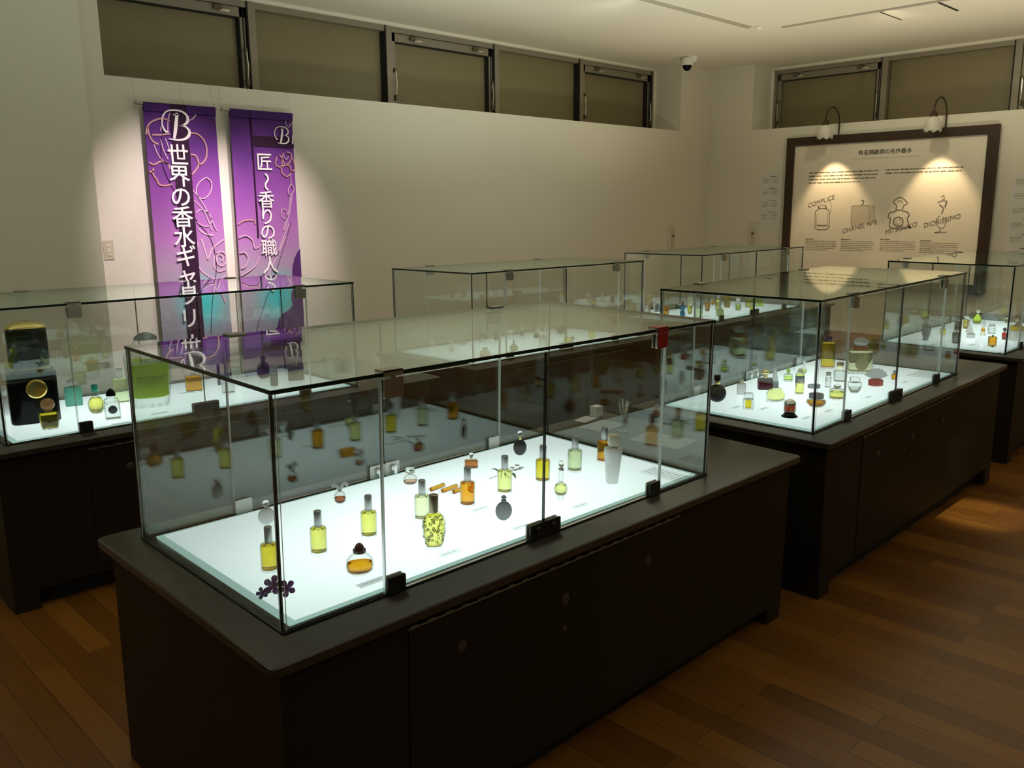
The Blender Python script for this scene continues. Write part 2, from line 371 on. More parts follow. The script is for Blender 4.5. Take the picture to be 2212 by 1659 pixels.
def stay(m, x, z0, z1):
    m.tube([(x, -.052, z0), (x+.006, -.06, (z0+z1)/2), (x, -.052, z1)], .006, 1, 6)
    m.box(x-.014, -.06, z0-.03, x+.014, -.03, z0+.02, 2); m.box(x-.01, -.055, z1-.01, x+.01, -.03, z1+.03, 2)
def window(idx, mw, w, z0, z1, opening, stays=()):
    root = bpy.data.objects.new('window_%d' % idx, None); COL.objects.link(root); root.matrix_world = mw
    root['kind'] = 'structure'
    f = MB(); fw = .035
    f.box(0, -.04, z0, w, .06, z0+.03); f.box(0, -.04, z1-.05, w, .06, z1); f.box(0, -.045, z0, fw, .06, z1); f.box(w-fw, -.045, z0, w, .06, z1)
    f.box(w-fw-.012, -.05, z0, w-fw, .06, z1, 1)
    f.build('window_frame', ['grey_frame', 'dark_gap'], root)
    a = fw+.004; b = w-fw-.016
    if opening:
        s = MB(); t = .05
        s.box(a, -.02, z0+.02, a+t, .04, z1-.055); s.box(b-t, -.02, z0+.02, b, .04, z1-.055); s.box(a, -.02, z1-.13, b, .04, z1-.055); s.box(a, -.02, z0+.02, b, .04, z0+.05)
        s.box(b-t-.01, -.024, z0+.05, b-t, .04, z1-.13, 1); s.box(b-t*.5, -.026, z0+.05, b-t*.5+.008, .04, z1-.07, 1); s.box(a+t, -.022, z1-.138, b-t, .04, z1-.13, 1)
        s.build('window_sash', ['grey_frame', 'dark_gap'], root)
        h = MB()
        for xx in (w*.22, w*.80): h.box(xx-.05, -.05, z1-.10, xx+.02, -.02, z1-.065, 2); h.box(xx, -.045, z1-.11, xx+.09, -.02, z1-.09, 1)
        h.build('latch', ['grey_frame', 'pale_metal', 'bronze_frame'], root)
        for q in stays:
            g = MB(); stay(g, a+.025 if q == 0 else b-.022, z0+.12, z0+.36); g.build('stay_arm', ['grey_frame', 'pale_metal', 'bronze_frame'], root)
    p = MB(); p.box(a, .012, z0+.03, b, .018, z1-.05); p.build('window_pane', 'window_glass', root)
    c = MB(); c.box(a, .04, z0+.03, b, .055, z1-.05); c.build('roller_blind', 'blind_cloth', root)
xs = [WX, 3.922, 5.366, 6.807, 8.206, RX-.035]
for i in range(5):
    window(i+1, Matrix.Translation((xs[i], YP, 0)), xs[i+1]-xs[i], ZS, 3.262, i % 2 == 0, [(1,), (), (0, 1), (), (0, 1)][i])
ys = [RY-.035, 4.590, 3.153, 1.72, 0.28]
for i in range(4):
    window(i+6, Matrix.Translation((XP, ys[i], 0)) @ Matrix.Rotation(-PI/2, 4, 'Z'), ys[i]-ys[i+1], ZS, 3.262, i % 2 == 0, [(0, 1), (), (0, 1), ()][i])

# ------------------------------------------------------------------ ceiling fixtures
def one(name, mats, label, cat, fn, mw=None, group=None):
    m = MB(); fn(m); o = m.build(name, mats)
    if mw is not None: o.matrix_world = mw
    return tag(o, label, cat, group)
one('lighting_track', ['track_grey', 'track_grey'], 'white lighting track on the ceiling running along the purple banner wall', 'track light rail',
    lambda m: (m.box(2.2, 4.865, ZCL-.012, 8.2, 4.905, ZCL, 0), m.box(2.2, 4.90, ZCL-.016, 8.2, 4.912, ZCL, 1)))
one('lighting_track', ['track_grey', 'track_grey'], 'white lighting track on the ceiling running along the framed board wall', 'track light rail',
    lambda m: (m.box(8.43, -1.0, ZCL-.012, 8.47, 4.66, ZCL, 0), m.box(8.425, -1.0, ZCL-.016, 8.436, 4.66, ZCL, 1)))
def _hatch(m):
    m.box(8.52, 3.19, ZCL-.006, 9.0, 3.69, ZCL, 0); m.box(8.50, 3.69, ZCL-.008, 9.0, 3.705, ZCL, 1); m.box(8.50, 3.175, ZCL-.008, 9.0, 3.19, ZCL, 1)
one('ceiling_hatch', ['ceiling_paint', 'dark_gap'], 'square ceiling access panel with two dark edge slots', 'ceiling panel', _hatch)
def lathe_rings(prof, n=20, cx=0, cy=0):
    return [[(cx+r*math.cos(2*PI*i/n), cy+r*math.sin(2*PI*i/n), z) for i in range(n)] for z, r in prof]
t = thing('smoke_detector', 'small white round detector on the ceiling near the track corner', 'detector', Matrix.Translation((8.27, 4.82, ZCL)))
m = MB(); m.rings(lathe_rings([(0, .055), (-.015, .055), (-.03, .035), (-.038, .012)])); m.build('housing', 'white_cap', t)
p = on(1497, 122, 2, ZCL)
t = thing('security_camera', 'white dome security camera with black lens hanging in the room corner', 'security camera', Matrix.Translation(p))
m = MB(); m.rings(lathe_rings([(0, .06), (-.02, .06), (-.06, .045), (-.07, .02)])); m.build('mount', 'white_cap', t)
q = on(1484.5, 136, 0, p.x-.02)-p
m = MB(); m.tube([(0, 0, -.05), (q.x*.5, q.y*.5, -.09), (q.x, q.y, q.z+.05)], .02, 0, 8); m.build('arm', 'white_cap', t)
m = MB(); m.rings(lathe_rings([(q.z+.075, .03), (q.z+.06, .065), (q.z-.0, .078), (q.z-.03, .072)], 20, q.x, q.y)); m.build('housing', 'white_cap', t)
m = MB(); m.rings(lathe_rings([(q.z-.03, .055), (q.z-.06, .05), (q.z-.085, .03), (q.z-.093, .006)], 20, q.x, q.y)); m.build('lens_dome', 'black_gloss', t)

# ------------------------------------------------------------------ wall plates
def outlet(mw, label):
    t = thing('wall_outlet', label, 'outlet', mw)
    m = MB(); m.slab([(-.036, -.006), (.036, -.006), (.036, 0), (-.036, 0)], -.07, .07); m.build('cover_plate', 'beige_cap', t)
    m = MB(); m.box(-.016, -.010, -.042, .016, -.006, .042); m.build('socket', 'cream_cap', t)
    for z in (-.02, .02):
        for x in (-.006, .006): m = MB(); m.box(x-.0012, -.0108, z-.006, x+.0012, -.0098, z+.006); m.build('slot', 'dark_gap', t)
outlet(Matrix.Translation((2.408, YW, 1.245)), 'beige power outlet on the wall beside the left column')
def plate(mw, label, w):
    t = thing('winder_plate', label, 'wall plate', mw)
    m = MB(); m.box(-w/2, -.012, -.19, w/2, 0, .19); m.build('cover', 'cream_cap', t)
    m = MB(); m.box(-.02, -.018, -.15, .035, -.012, .12); m.build('slot_cover', 'beige_cap', t)
    m = MB(); m.tube([(.01, -.018, .03), (.01, -.04, .03)], .012, 0, 10); m.build('knob', 'bronze_frame', t)
plate(Matrix.Translation((9.54, YW, 1.13)), 'narrow vertical winder plate on the banner wall near the corner', .16)
plate(Matrix.Translation((XW, 5.985, 1.15)) @ Matrix.Rotation(-PI/2, 4, 'Z'), 'vertical winder plate on the wall left of the framed board', .16)

# ------------------------------------------------------------------ banners
def _banner_mat():
    m, nt, out = nmat('banner_cloth'); N = nt.nodes.new; Lk = nt.links.new
    tc = N('ShaderNodeTexCoord'); sp = N('ShaderNodeSeparateXYZ'); Lk(tc.outputs['Object'], sp.inputs[0])
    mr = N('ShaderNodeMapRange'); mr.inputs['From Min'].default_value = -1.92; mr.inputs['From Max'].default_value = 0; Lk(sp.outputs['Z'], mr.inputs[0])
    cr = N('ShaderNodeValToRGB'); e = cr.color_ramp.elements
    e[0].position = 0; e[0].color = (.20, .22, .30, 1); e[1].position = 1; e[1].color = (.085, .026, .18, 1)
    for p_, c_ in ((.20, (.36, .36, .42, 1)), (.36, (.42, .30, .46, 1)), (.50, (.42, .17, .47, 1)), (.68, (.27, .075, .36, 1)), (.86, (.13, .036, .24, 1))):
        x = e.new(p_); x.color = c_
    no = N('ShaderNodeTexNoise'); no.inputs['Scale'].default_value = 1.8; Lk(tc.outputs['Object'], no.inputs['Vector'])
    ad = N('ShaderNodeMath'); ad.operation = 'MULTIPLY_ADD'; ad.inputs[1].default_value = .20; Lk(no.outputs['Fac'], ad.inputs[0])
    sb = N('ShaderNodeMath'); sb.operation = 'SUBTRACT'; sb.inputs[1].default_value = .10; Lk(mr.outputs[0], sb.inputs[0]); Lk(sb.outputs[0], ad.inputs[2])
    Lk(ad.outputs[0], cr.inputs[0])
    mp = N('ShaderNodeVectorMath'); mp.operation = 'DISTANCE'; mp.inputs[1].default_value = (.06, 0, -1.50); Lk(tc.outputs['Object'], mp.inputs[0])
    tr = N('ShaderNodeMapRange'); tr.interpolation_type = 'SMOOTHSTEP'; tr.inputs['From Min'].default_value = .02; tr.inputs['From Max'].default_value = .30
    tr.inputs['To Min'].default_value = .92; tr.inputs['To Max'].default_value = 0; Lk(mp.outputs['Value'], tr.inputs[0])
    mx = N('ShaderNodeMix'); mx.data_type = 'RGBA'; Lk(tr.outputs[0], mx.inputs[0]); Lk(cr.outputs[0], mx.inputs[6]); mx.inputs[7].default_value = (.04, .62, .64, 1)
    b = N('ShaderNodeBsdfPrincipled'); b.inputs['Roughness'].default_value = .75; b.inputs['Specular IOR Level'].default_value = .2
    Lk(mx.outputs[2], b.inputs['Base Color']); Lk(b.outputs[0], out.inputs[0]); MATS['banner_cloth'] = m
_banner_mat()
pmat('banner_stripe', (.035, .010, .035), .75, spec=.2)
pmat('banner_hem', (.065, .018, .15), .75, spec=.2)
pmat('rose_orange', (.56, .30, .32), .75, spec=.2)
pmat('rose_pink', (.66, .42, .60), .75, spec=.2)
pmat('banner_white', (.88, .86, .87), .7, spec=.2)
pmat('silhouette', (.10, .03, .17), .75, spec=.2)
YB = YW-.06
def Z1(x, y): return (x/4.88+260, y/4.88+160)
def Z2(x, y): return (x/4.148+260, y/4.148+480)
B_STROKES = [([(490, 600), (465, 605), (440, 570), (430, 515), (445, 450), (495, 400), (570, 387), (645, 395), (697, 435), (698, 490), (655, 528), (600, 540)], [5, 9, 8, 6, 6, 7, 8, 9, 12, 14, 9, 4]),
             ([(600, 540), (665, 540), (708, 580), (700, 630), (650, 668), (570, 680), (485, 670)], [4, 8, 13, 15, 11, 8, 4]),
             ([(552, 432), (580, 432), (592, 425), (575, 520), (560, 600), (543, 668)], [3, 8, 15, 17, 17, 12])]
def banner(xl, xr, fl, fr, ztop, label, px_lines, stripe, letters, extra):
    zb = ztop-1.92
    t = thing('hanging_banner', label, 'banner', Matrix.Translation(((fl+fr)/2, YB, ztop)), 'purple gallery banners')
    ox = (fl+fr)/2; hw = (fr-fl)/2
    loc = lambda px, py: ((lambda P: (P.x-ox, P.z-ztop))(on(px, py, 1, YB)))
    m = MB(); nx, nz = 14, 30
    def yy(x, z): return .004*math.sin(9*x+2*z)*min(1, -z*2)
    R = []
    for k in range(nz+1):
        z = -1.92*k/nz; e = 1+.02*k/nz
        fr_ = [(x*e, yy(x, z), z) for x in [-hw+2*hw*i/nx for i in range(nx+1)]]
        R.append(fr_+[(p_[0], p_[1]+.003, p_[2]) for p_ in reversed(fr_)])
    m.rings(R, 0)
    m.box(-hw, -.0125, -.05, hw, .0125, .0125, 1)
    for (sx0, sx1, sz0, sz1) in stripe: m.box(sx0, -.0135 if sz0 > -.06 else -.0075, sz1, sx1, -.001, sz0, 2)
    for pts, w, mi in px_lines:
        P = smoothpts([Vector((*loc(*q_), 0)) for q_ in pts], 5)
        m.ribbon([(q_.x, q_.y) for q_ in P if -hw < q_.x < hw and q_.y > -1.88], w, -.0085 if mi != 2 else -.0095, .003, mi)
    extra(m, loc, hw)
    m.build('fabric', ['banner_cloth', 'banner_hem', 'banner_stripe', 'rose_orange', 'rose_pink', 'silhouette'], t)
    m = MB(); m.tube([(xl-ox, .0, 0), (xr-ox, .0, 0)], .0105, 0, 12)
    m.build('rod', 'satin_steel', t)
    for x in (xl-ox+.02, (xl+xr)/2-ox+.06, xr-ox-.015):
        m = MB(); m.tube([(x, 0, 0), (x, .012, .022)], .004, 0, 6); m.tube([(x, .012, .02), (x, .055, 0.178)], .0009, 0, 5); m.build('hanging_wire', 'satin_steel', t)
    for ch, px, py, s, r in letters:
        x, z = loc(px, py); text(ch, s, (x, -.0165, z), t, 'banner_white', 'lettering', r, 0, s*.009)
    return t, loc
def b_logo(t, loc, cx, cy, sc):
    m = MB(); k = (loc(cx+10, cy)[0]-loc(cx, cy)[0])/10
    x0, z0 = loc(cx, cy)
    for pts, ws in B_STROKES:
        P = smoothpts([Vector((x0+(a-573)/4.88*k*sc, z0-(b-535)/4.88*k*sc, w/4.88*k*sc)) for (a, b), w in zip(pts, ws)], 6)
        m.ribbon([(q.x, q.y) for q in P], [max(q.z, .0008) for q in P], -.0185, .003)
    m.build('monogram', 'banner_white', t)
L1 = []
for pts in ([(720, 620), (800, 630), (870, 690), (905, 780), (900, 880), (860, 940), (820, 950)], [(285, 560), (300, 640), (340, 710), (400, 740)], [(270, 640), (280, 560), (330, 500), (430, 470), (520, 490)],
            [(300, 930), (350, 955), (420, 920), (490, 940), (520, 1000)], [(345, 990), (340, 1050), (380, 1110), (410, 1165), (480, 1175), (540, 1160)], [(735, 850), (790, 860), (820, 940), (800, 1000), (750, 1060)],
            [(330, 640), (420, 640), (520, 630)], [(300, 1030), (350, 1030)]): L1.append(([Z1(*p_) for p_ in pts], .006, 3))
for pts in ([(905, 1090), (955, 1140), (950, 1230), (900, 1300), (840, 1310), (800, 1260), (800, 1190), (840, 1130), (905, 1088)], [(750, 1210), (850, 1340), (930, 1480), (1010, 1650)], [(770, 1330), (880, 1450), (960, 1650)],
            [(790, 1460), (850, 1430), (920, 1460), (955, 1530), (930, 1600), (870, 1600), (800, 1560)], [(700, 330), (770, 350), (795, 410), (760, 470), (715, 490)], [(490, 320), (440, 480), (420, 600)], [(540, 330), (500, 480), (495, 600)],
            [(350, 740), (380, 820), (430, 900), (520, 960)], [(420, 690), (450, 800), (500, 900)], [(470, 680), (500, 760), (525, 850)]): L1.append(([Z1(*p_) for p_ in pts], .004, 4))
for pts in ([(690, 180), (680, 330), (720, 430), (820, 500), (930, 520)], [(720, 150), (755, 250), (780, 340)], [(780, 340), (820, 240), (900, 170), (950, 140)], [(700, 60), (750, 100), (830, 120)], [(720, 520), (800, 560), (880, 540), (940, 470)],
            [(860, 280), (900, 262), (940, 290), (945, 350), (910, 390), (870, 370), (860, 310), (890, 290), (920, 320), (905, 350)], [(840, 300), (835, 390), (880, 440), (940, 420)], [(740, 640), (820, 600), (900, 640), (940, 720)]): L1.append(([Z2(*p_) for p_ in pts], .006, 4))
L1.append(([Z1(445, 610), Z1(425, 720), Z1(425, 860), Z1(450, 990), Z1(510, 1130), Z1(570, 1240), Z1(680, 1380), Z1(790, 1530), Z2(690, 10), Z2(765, 85), Z2(822, 190), Z2(850, 320), Z2(855, 450), Z2(832, 620), Z2(815, 800), Z2(810, 1000)], .0016, 2))
K1 = [(c, x, y, .172, 0) for c, x, y in zip('世界の香水ギャラリ', (383, 386, 389, 393, 396.5, 400.5, 403.5, 405.5, 408.5), (339, 384, 428, 472, 515, 557, 599, 641, 690))]+[('ー', 411, 741, .172, -PI/2)]
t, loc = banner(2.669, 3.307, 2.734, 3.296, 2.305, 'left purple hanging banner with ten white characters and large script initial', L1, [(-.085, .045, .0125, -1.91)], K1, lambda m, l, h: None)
b_logo(t, loc, 378, 271, 1.0)
L2_ = []
for pts in ([(1650, 870), (1630, 950), (1690, 980), (1700, 900), (1670, 850)], [(1720, 830), (1700, 880), (1730, 950), (1780, 930), (1800, 850), (1750, 820)], [(1690, 980), (1700, 1040), (1750, 1080), (1790, 1040), (1780, 970), (1730, 960), (1690, 985)],
            [(1800, 880), (1840, 950), (1830, 1010), (1790, 1020)], [(1230, 1590), (1300, 1545), (1400, 1540), (1420, 1580)]): L2_.append(([Z1(*p_) for p_ in pts], .005, 3))
for pts in ([(1795, 1155), (1825, 1210), (1805, 1260), (1775, 1270), (1765, 1220), (1795, 1155)], [(1790, 1020), (1795, 1160)], [(1790, 1270), (1770, 1430), (1740, 1560), (1710, 1650)], [(1805, 1270), (1785, 1430), (1750, 1560), (1725, 1650)],
            [(1700, 1420), (1745, 1440), (1755, 1500), (1745, 1535), (1705, 1510), (1690, 1460), (1700, 1420)], [(1745, 455), (1735, 520), (1770, 560), (1790, 520)], [(1720, 860), (1740, 900), (1770, 870)]): L2_.append(([Z1(*p_) for p_ in pts], .0035, 4))
for pts in ([(1060, 140), (1120, 120), (1180, 160), (1200, 230), (1240, 220), (1260, 190)], [(1060, 280), (1110, 270), (1140, 320), (1120, 390), (1075, 420)], [(1080, 480), (1160, 430), (1220, 370), (1240, 300)], [(1075, 560), (1180, 580), (1280, 520), (1300, 440)],
            [(1480, 130), (1400, 300), (1340, 430), (1300, 560)], [(1510, 10), (1440, 180), (1400, 300)]): L2_.append(([Z2(*p_) for p_ in pts], .005, 4))
L2_.append(([Z2(1525, 0), Z2(1480, 160), Z2(1430, 320), Z2(1380, 480), Z2(1310, 670), Z2(1240, 880), Z2(1210, 1010)], .0015, 2))
def sil(m, loc, hw):
    P = [Z2(*q) for q in ((1665, 260), (1620, 240), (1585, 265), (1555, 330), (1540, 410), (1540, 500), (1550, 580), (1530, 640), (1530, 690), (1545, 740), (1510, 785), (1450, 820), (1420, 870), (1405, 940), (1360, 1000), (1340, 1100), (1665, 1100))]
    pts = [loc(*q) for q in P]; pts = [(max(-hw, min(hw*1.01, x)), z) for x, z in pts]
    m.prism(pts, -.009, -.004, 5)
K2 = [('匠', 569, 352.5, .150, 0), ('〜', 571, 393, .150, -PI/2), ('香', 573.5, 434, .150, 0), ('り', 575, 470, .150, 0), ('の', 577, 503, .150, 0), ('職', 580, 538, .150, 0), ('人', 582, 575, .150, 0), ('〜', 584, 612, .15, -PI/2)]
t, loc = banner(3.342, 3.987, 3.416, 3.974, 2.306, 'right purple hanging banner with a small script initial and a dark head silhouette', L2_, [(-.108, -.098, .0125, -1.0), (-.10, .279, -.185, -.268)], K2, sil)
b_logo(t, loc, 606.5, 292.5, .52)
x, z = loc(629, 303); text('1', .10, (x, -.0185, z), t, 'banner_white', 'lettering', 0, .1, .001)

# ------------------------------------------------------------------ framed board on the right wall
def rw(y, z): return Matrix.Translation((XW, y, z)) @ Matrix.Rotation(-PI/2, 4, 'Z')
BY, BZ, BW, BH = 4.322, 1.455, 2.410, 1.797     # centre and outer size
pmat('board_print', (.88, .82, .68), .6, spec=.25, noise=.03, nscale=3)
pmat('board_wood', (.045, .026, .012), .45, spec=.35, noise=.2, nscale=6)
pmat('pencil', (.20, .17, .13), .9); pmat('pencil_light', (.42, .37, .29), .9); pmat('pencil_wash', (.62, .55, .42), .9)
BT = thing('framed_board', 'large cream information board in a dark wooden frame with four bottle sketches', 'information board', rw(BY, BZ))
m = MB(); hw, hh, fw = BW/2, BH/2, .10
m.box(-hw, -.075, hh-fw, hw, 0, hh); m.box(-hw, -.075, -hh, hw, 0, -hh+fw); m.box(-hw, -.075, -hh+fw, -hw+fw, 0, hh-fw); m.box(hw-fw, -.075, -hh+fw, hw, 0, hh-fw)
m.build('frame', 'board_wood', BT)
m = MB(); m.box(-hw+fw, -.045, -hh+fw, hw-fw, -.005, hh-fw); m.build('printed_sheet', 'board_print', BT)
XB = XW-.046
def bl(px, py): P = on(px, py, 0, XB); return (BY-P.y, P.z-BZ)
x, z = bl(1911, 328); text('有名調香師の名作香水', .062, (x, -.0465, z), BT, 'ink_dark', 'title', 0, 0, .0006)
m = MB(); x0, z0 = bl(1840, 340); x1, z1 = bl(1990, 333); m.box(x0, -.0465, z0-.022, x1, -.045, z0-.018); m.build('title_rule', 'pencil_light', BT)
def paragraph(name, x0, z0, w, n, dz, h, mat, parent, y=-.0465, seed=0, last=.7):
    rnd = random.Random(seed); m = MB()
    for k in range(n):
        x = x0; end = x0+w*(last if k == n-1 else 1)
        while x < end-h:
            l = rnd.choice((1, 2, 2, 3, 4, 5))*h; hh_ = h*rnd.uniform(.55, .95)
            m.box(x, y, z0-k*dz-hh_/2, min(x+l*.92, end), y+.0012, z0-k*dz+hh_/2); x += l+h*rnd.choice((.1, .15, .5))
    return m.build(name, mat, parent)
x0, z0 = bl(1748, 374); paragraph('paragraph', x0, z0, .86, 4, .040, .017, 'pencil', BT, seed=1, last=.75)
x0, z0 = bl(1913, 367); paragraph('paragraph', x0, z0, .855, 2, .038, .017, 'pencil', BT, seed=2, last=.97)
for k, (a, b, w) in enumerate(((1740, 516, .40), (1817, 517, .40), (1901, 517, .41), (1988, 520, .41))):
    x0, z0 = bl(a, b); paragraph('caption', x0, z0, w*.3, 1, .02, .014, 'pencil', BT, seed=10+k, last=1); paragraph('caption', x0, z0-.022, w, 6, .0215, .010, 'pencil_light', BT, seed=20+k)
def BZm(x, y): return bl(x/3.736+1620, y/3.736+220)
def sketch(name, lines, washes=()):
    m = MB()
    for pts, w, mi in lines:
        P = smoothpts([Vector((*BZm(*q), 0)) for q in pts], 5); m.ribbon([(q.x, q.y) for q in P], w, -.0468, .0015, mi)
    for pts in washes: m.prism([BZm(*q) for q in pts], -.0459, -.0450, 2)
    m.build(name, ['pencil', 'pencil_light', 'pencil_wash'], BT)
sketch('bottle_sketch', [([(535, 880), (527, 900), (525, 1000), (535, 1025), (580, 1032), (625, 1025), (638, 1000), (640, 900), (630, 870), (600, 860), (560, 862), (535, 880)], .004, 0), ([(545, 900), (542, 985), (620, 985), (625, 895)], .003, 1), ([(548, 840), (560, 858)], .008, 0), ([(612, 835), (615, 862)], .008, 0), ([(560, 835), (610, 832)], .004, 1),
                        ([(630, 790), (655, 820), (655, 870), (640, 920)], .003, 1), ([(530, 1000), (635, 1000)], .003, 0)])
sketch('bottle_sketch', [([(822, 840), (815, 990), (840, 1005)], .004, 1), ([(822, 840), (960, 835)], .005, 1), ([(895, 797), (915, 797), (912, 825), (898, 826)], .006, 0), ([(960, 840), (965, 960)], .003, 1)], [[(822, 842), (1010, 832), (1015, 985), (815, 1000)]])
sketch('bottle_sketch', [([(1155, 805), (1215, 770), (1270, 815), (1240, 840), (1230, 870), (1180, 870), (1185, 840), (1155, 810)], .005, 0), ([(1185, 870), (1170, 885), (1130, 895), (1115, 930), (1135, 945), (1135, 1015), (1270, 1010), (1270, 940), (1285, 920), (1270, 890), (1230, 880)], .006, 0),
                        ([(1200, 930), (1230, 945), (1232, 985), (1205, 1003), (1165, 990), (1160, 955), (1180, 935), (1200, 930)], .007, 0), ([(1195, 945), (1215, 960), (1205, 985), (1180, 980), (1180, 955)], .004, 1), ([(1190, 810), (1220, 795), (1235, 825)], .004, 1)])
sketch('bottle_sketch', [([(1545, 770), (1560, 755), (1570, 780), (1550, 790)], .006, 1), ([(1515, 815), (1540, 800), (1585, 800), (1570, 850)], .008, 1), ([(1530, 830), (1560, 860), (1545, 905)], .006, 0), ([(1590, 800), (1575, 860)], .004, 1), ([(1530, 920), (1500, 960), (1520, 1010), (1560, 1015), (1580, 970), (1560, 925)], .005, 1), ([(1530, 1020), (1535, 1045), (1490, 1055), (1590, 1050)], .006, 1)])
for txt, (px, py), ang in (('COMPLICE', (572, 805), .30), ('CHANEL N°5', (880, 1008), .27), ('MITSOUKO', (1215, 1022), .28), ('DIORISSIMO', (1545, 962), .28)):
    x, z = BZm(px, py); text(txt, .074, (x, -.0475, z), BT, 'pencil', 'handwriting', ang, .25, -.0005)

# lamps over the board
def tulip(mw, label):
    t = thing('picture_lamp', label, 'lamp', mw, 'gooseneck lamps above the board')
    m = MB(); P = [Vector((0, -.03, 0)), Vector((0, -.03, .16)), Vector((-.005, -.06, .25)), Vector((-.01, -.17, .31)), Vector((-.015, -.29, .27)), Vector((-.02, -.335, .20)), Vector((-.02, -.34, .155))]
    m.tube(smoothpts(P, 6), .0095, 0, 8); m.build('arm', 'board_wood', t)
    m = MB(); m.rings([[(-.02+r*math.cos(a*2*PI/16), -.34+r*math.sin(a*2*PI/16), z) for a in range(16)] for z, r in ((.16, .012), (.15, .026), (.10, .042), (.095, .036))]); m.build('socket', 'board_wood', t)
    m = MB(); n = 48; R = []
    for z, r, k in ((.10, .034, 0), (.07, .060, 0), (.03, .078, 0), (-.01, .086, 0), (-.035, .092, .028)):
        R.append([(-.02+r*math.cos(2*PI*i/n), -.34+r*math.sin(2*PI*i/n), z-k*(abs(((i*7/n) % 1)-.5)*2)) for i in range(n)])
    IN = [[(-.02+(x+.02)*.95, -.34+(y+.34)*.95, z) for x, y, z in r] for r in R]
    m.rings(R+IN[::-1], 0, False, False); m.build('lamp_shade', 'lamp_glass', t)
    m = MB(); m.rings([[(-.02+r*math.cos(a*2*PI/12), -.34+r*math.sin(a*2*PI/12), z) for a in range(12)] for z, r in ((.095, .012), (.06, .024), (.03, .028), (.0, .02), (-.01, .004))]); m.build('bulb', 'bulb_lit', t)
    return t
frosted('lamp_glass', (.85, .83, .74), .5, .0)
emat('bulb_lit', (1.0, .85, .55), 3.0)
for y, lab in ((4.885, 'dark gooseneck lamp with tulip glass shade above the left half of the framed board'), (3.67, 'dark gooseneck lamp with tulip glass shade above the right half of the framed board')):
    tulip(rw(y, 2.355), lab)
    spot('lamp_light', (XW-.34, y+.02, 2.30), (XW-.05, y-.0, 1.25), 34, (1.0, .72, .42), 68, .55, .02)

# notices
def notice(mw, w, h, label, seed):
    t = thing('paper_notice', label, 'notice', mw)
    m = MB(); m.box(-w/2, -.003, -h/2, w/2, 0, h/2); m.build('sheet', 'paper', t)
    z = h/2-.04; k = 0
    while z > -h/2+.08:
        paragraph('heading', -w*.1, z, w*.35, 1, .02, .012, 'pencil', t, -.0042, seed+k, 1)
        paragraph('column', -w*.42, z-.03, w*.32, 4, .016, .008, 'pencil_light', t, -.0042, seed+k+1); paragraph('column', w*.02, z-.03, w*.32, 4, .016, .008, 'pencil_light', t, -.0042, seed+k+2)
        z -= .15; k += 3
notice(rw(5.745, 1.60), .29, .68, 'white printed notice on the wall left of the framed board', 50)
notice(rw(2.78, 1.40), .34, .90, 'white printed notice on the wall right of the framed board', 80)

# ------------------------------------------------------------------ display cases
CL, CD, ZT, ZC = 1.584, 0.732, 1.1684, 0.6457
OXL, OXR, OYF, OYB, BO, BOY = .087, .451, .110, .088, .030, .027
CASE = {1: (.815, 1.533, 0, -.0068, .0161), 2: (3.114, 1.496, .0062, .0106, .0015), 3: (5.612, 1.547, .0118, .0014, .0063),
        4: (.850, 3.621, -.0196, .0008, .0012), 5: (3.227, 3.595, .0047, -.0030, -.0048), 6: (5.576, 3.628, .0053, .0046, -.0030)}
CM = {i: Matrix.Translation((x, y, 0)) @ Matrix.Rotation(t, 4, 'Z') @ Matrix.Rotation(-tx, 4, 'Y') @ Matrix.Rotation(ty, 4, 'X') for i, (x, y, t, tx, ty) in CASE.items()}
CI = {i: m.inverted() for i, m in CM.items()}
def clocal(i, px, py, z):
    c = CI[i] @ CAM; d = CI[i].to_3x3() @ ray(px, py); t = (z-c.z)/d.z
    return c+d*t
pmat('edge_dark', (.006, .016, .012), .12, spec=.6)
frosted('edge_lit', (.88, .98, .94), .2, .05)  # same glass edge, the panel light caught in it painted pale
def rrect(x0, y0, x1, y1, r, k=4):
    o = []
    for cx, cy, a in ((x1-r, y1-r, 0), (x0+r, y1-r, PI/2), (x0+r, y0+r, PI), (x1-r, y0+r, 1.5*PI)):
        o += [(cx+r*math.cos(a+PI/2*j/k), cy+r*math.sin(a+PI/2*j/k)) for j in range(k+1)]
    return o
def disc_y(m, x, z, r, y0, y1, mi=0, n=16):
    m.rings([[(x+rr*math.cos(2*PI*i/n), y, z+rr*math.sin(2*PI*i/n)) for i in range(n)] for y, rr in ((y1, r), (y0+.0015, r), (y0, r*.85))], mi, smooth=False)
T8 = .008
JX = (.264, .792, 1.320)
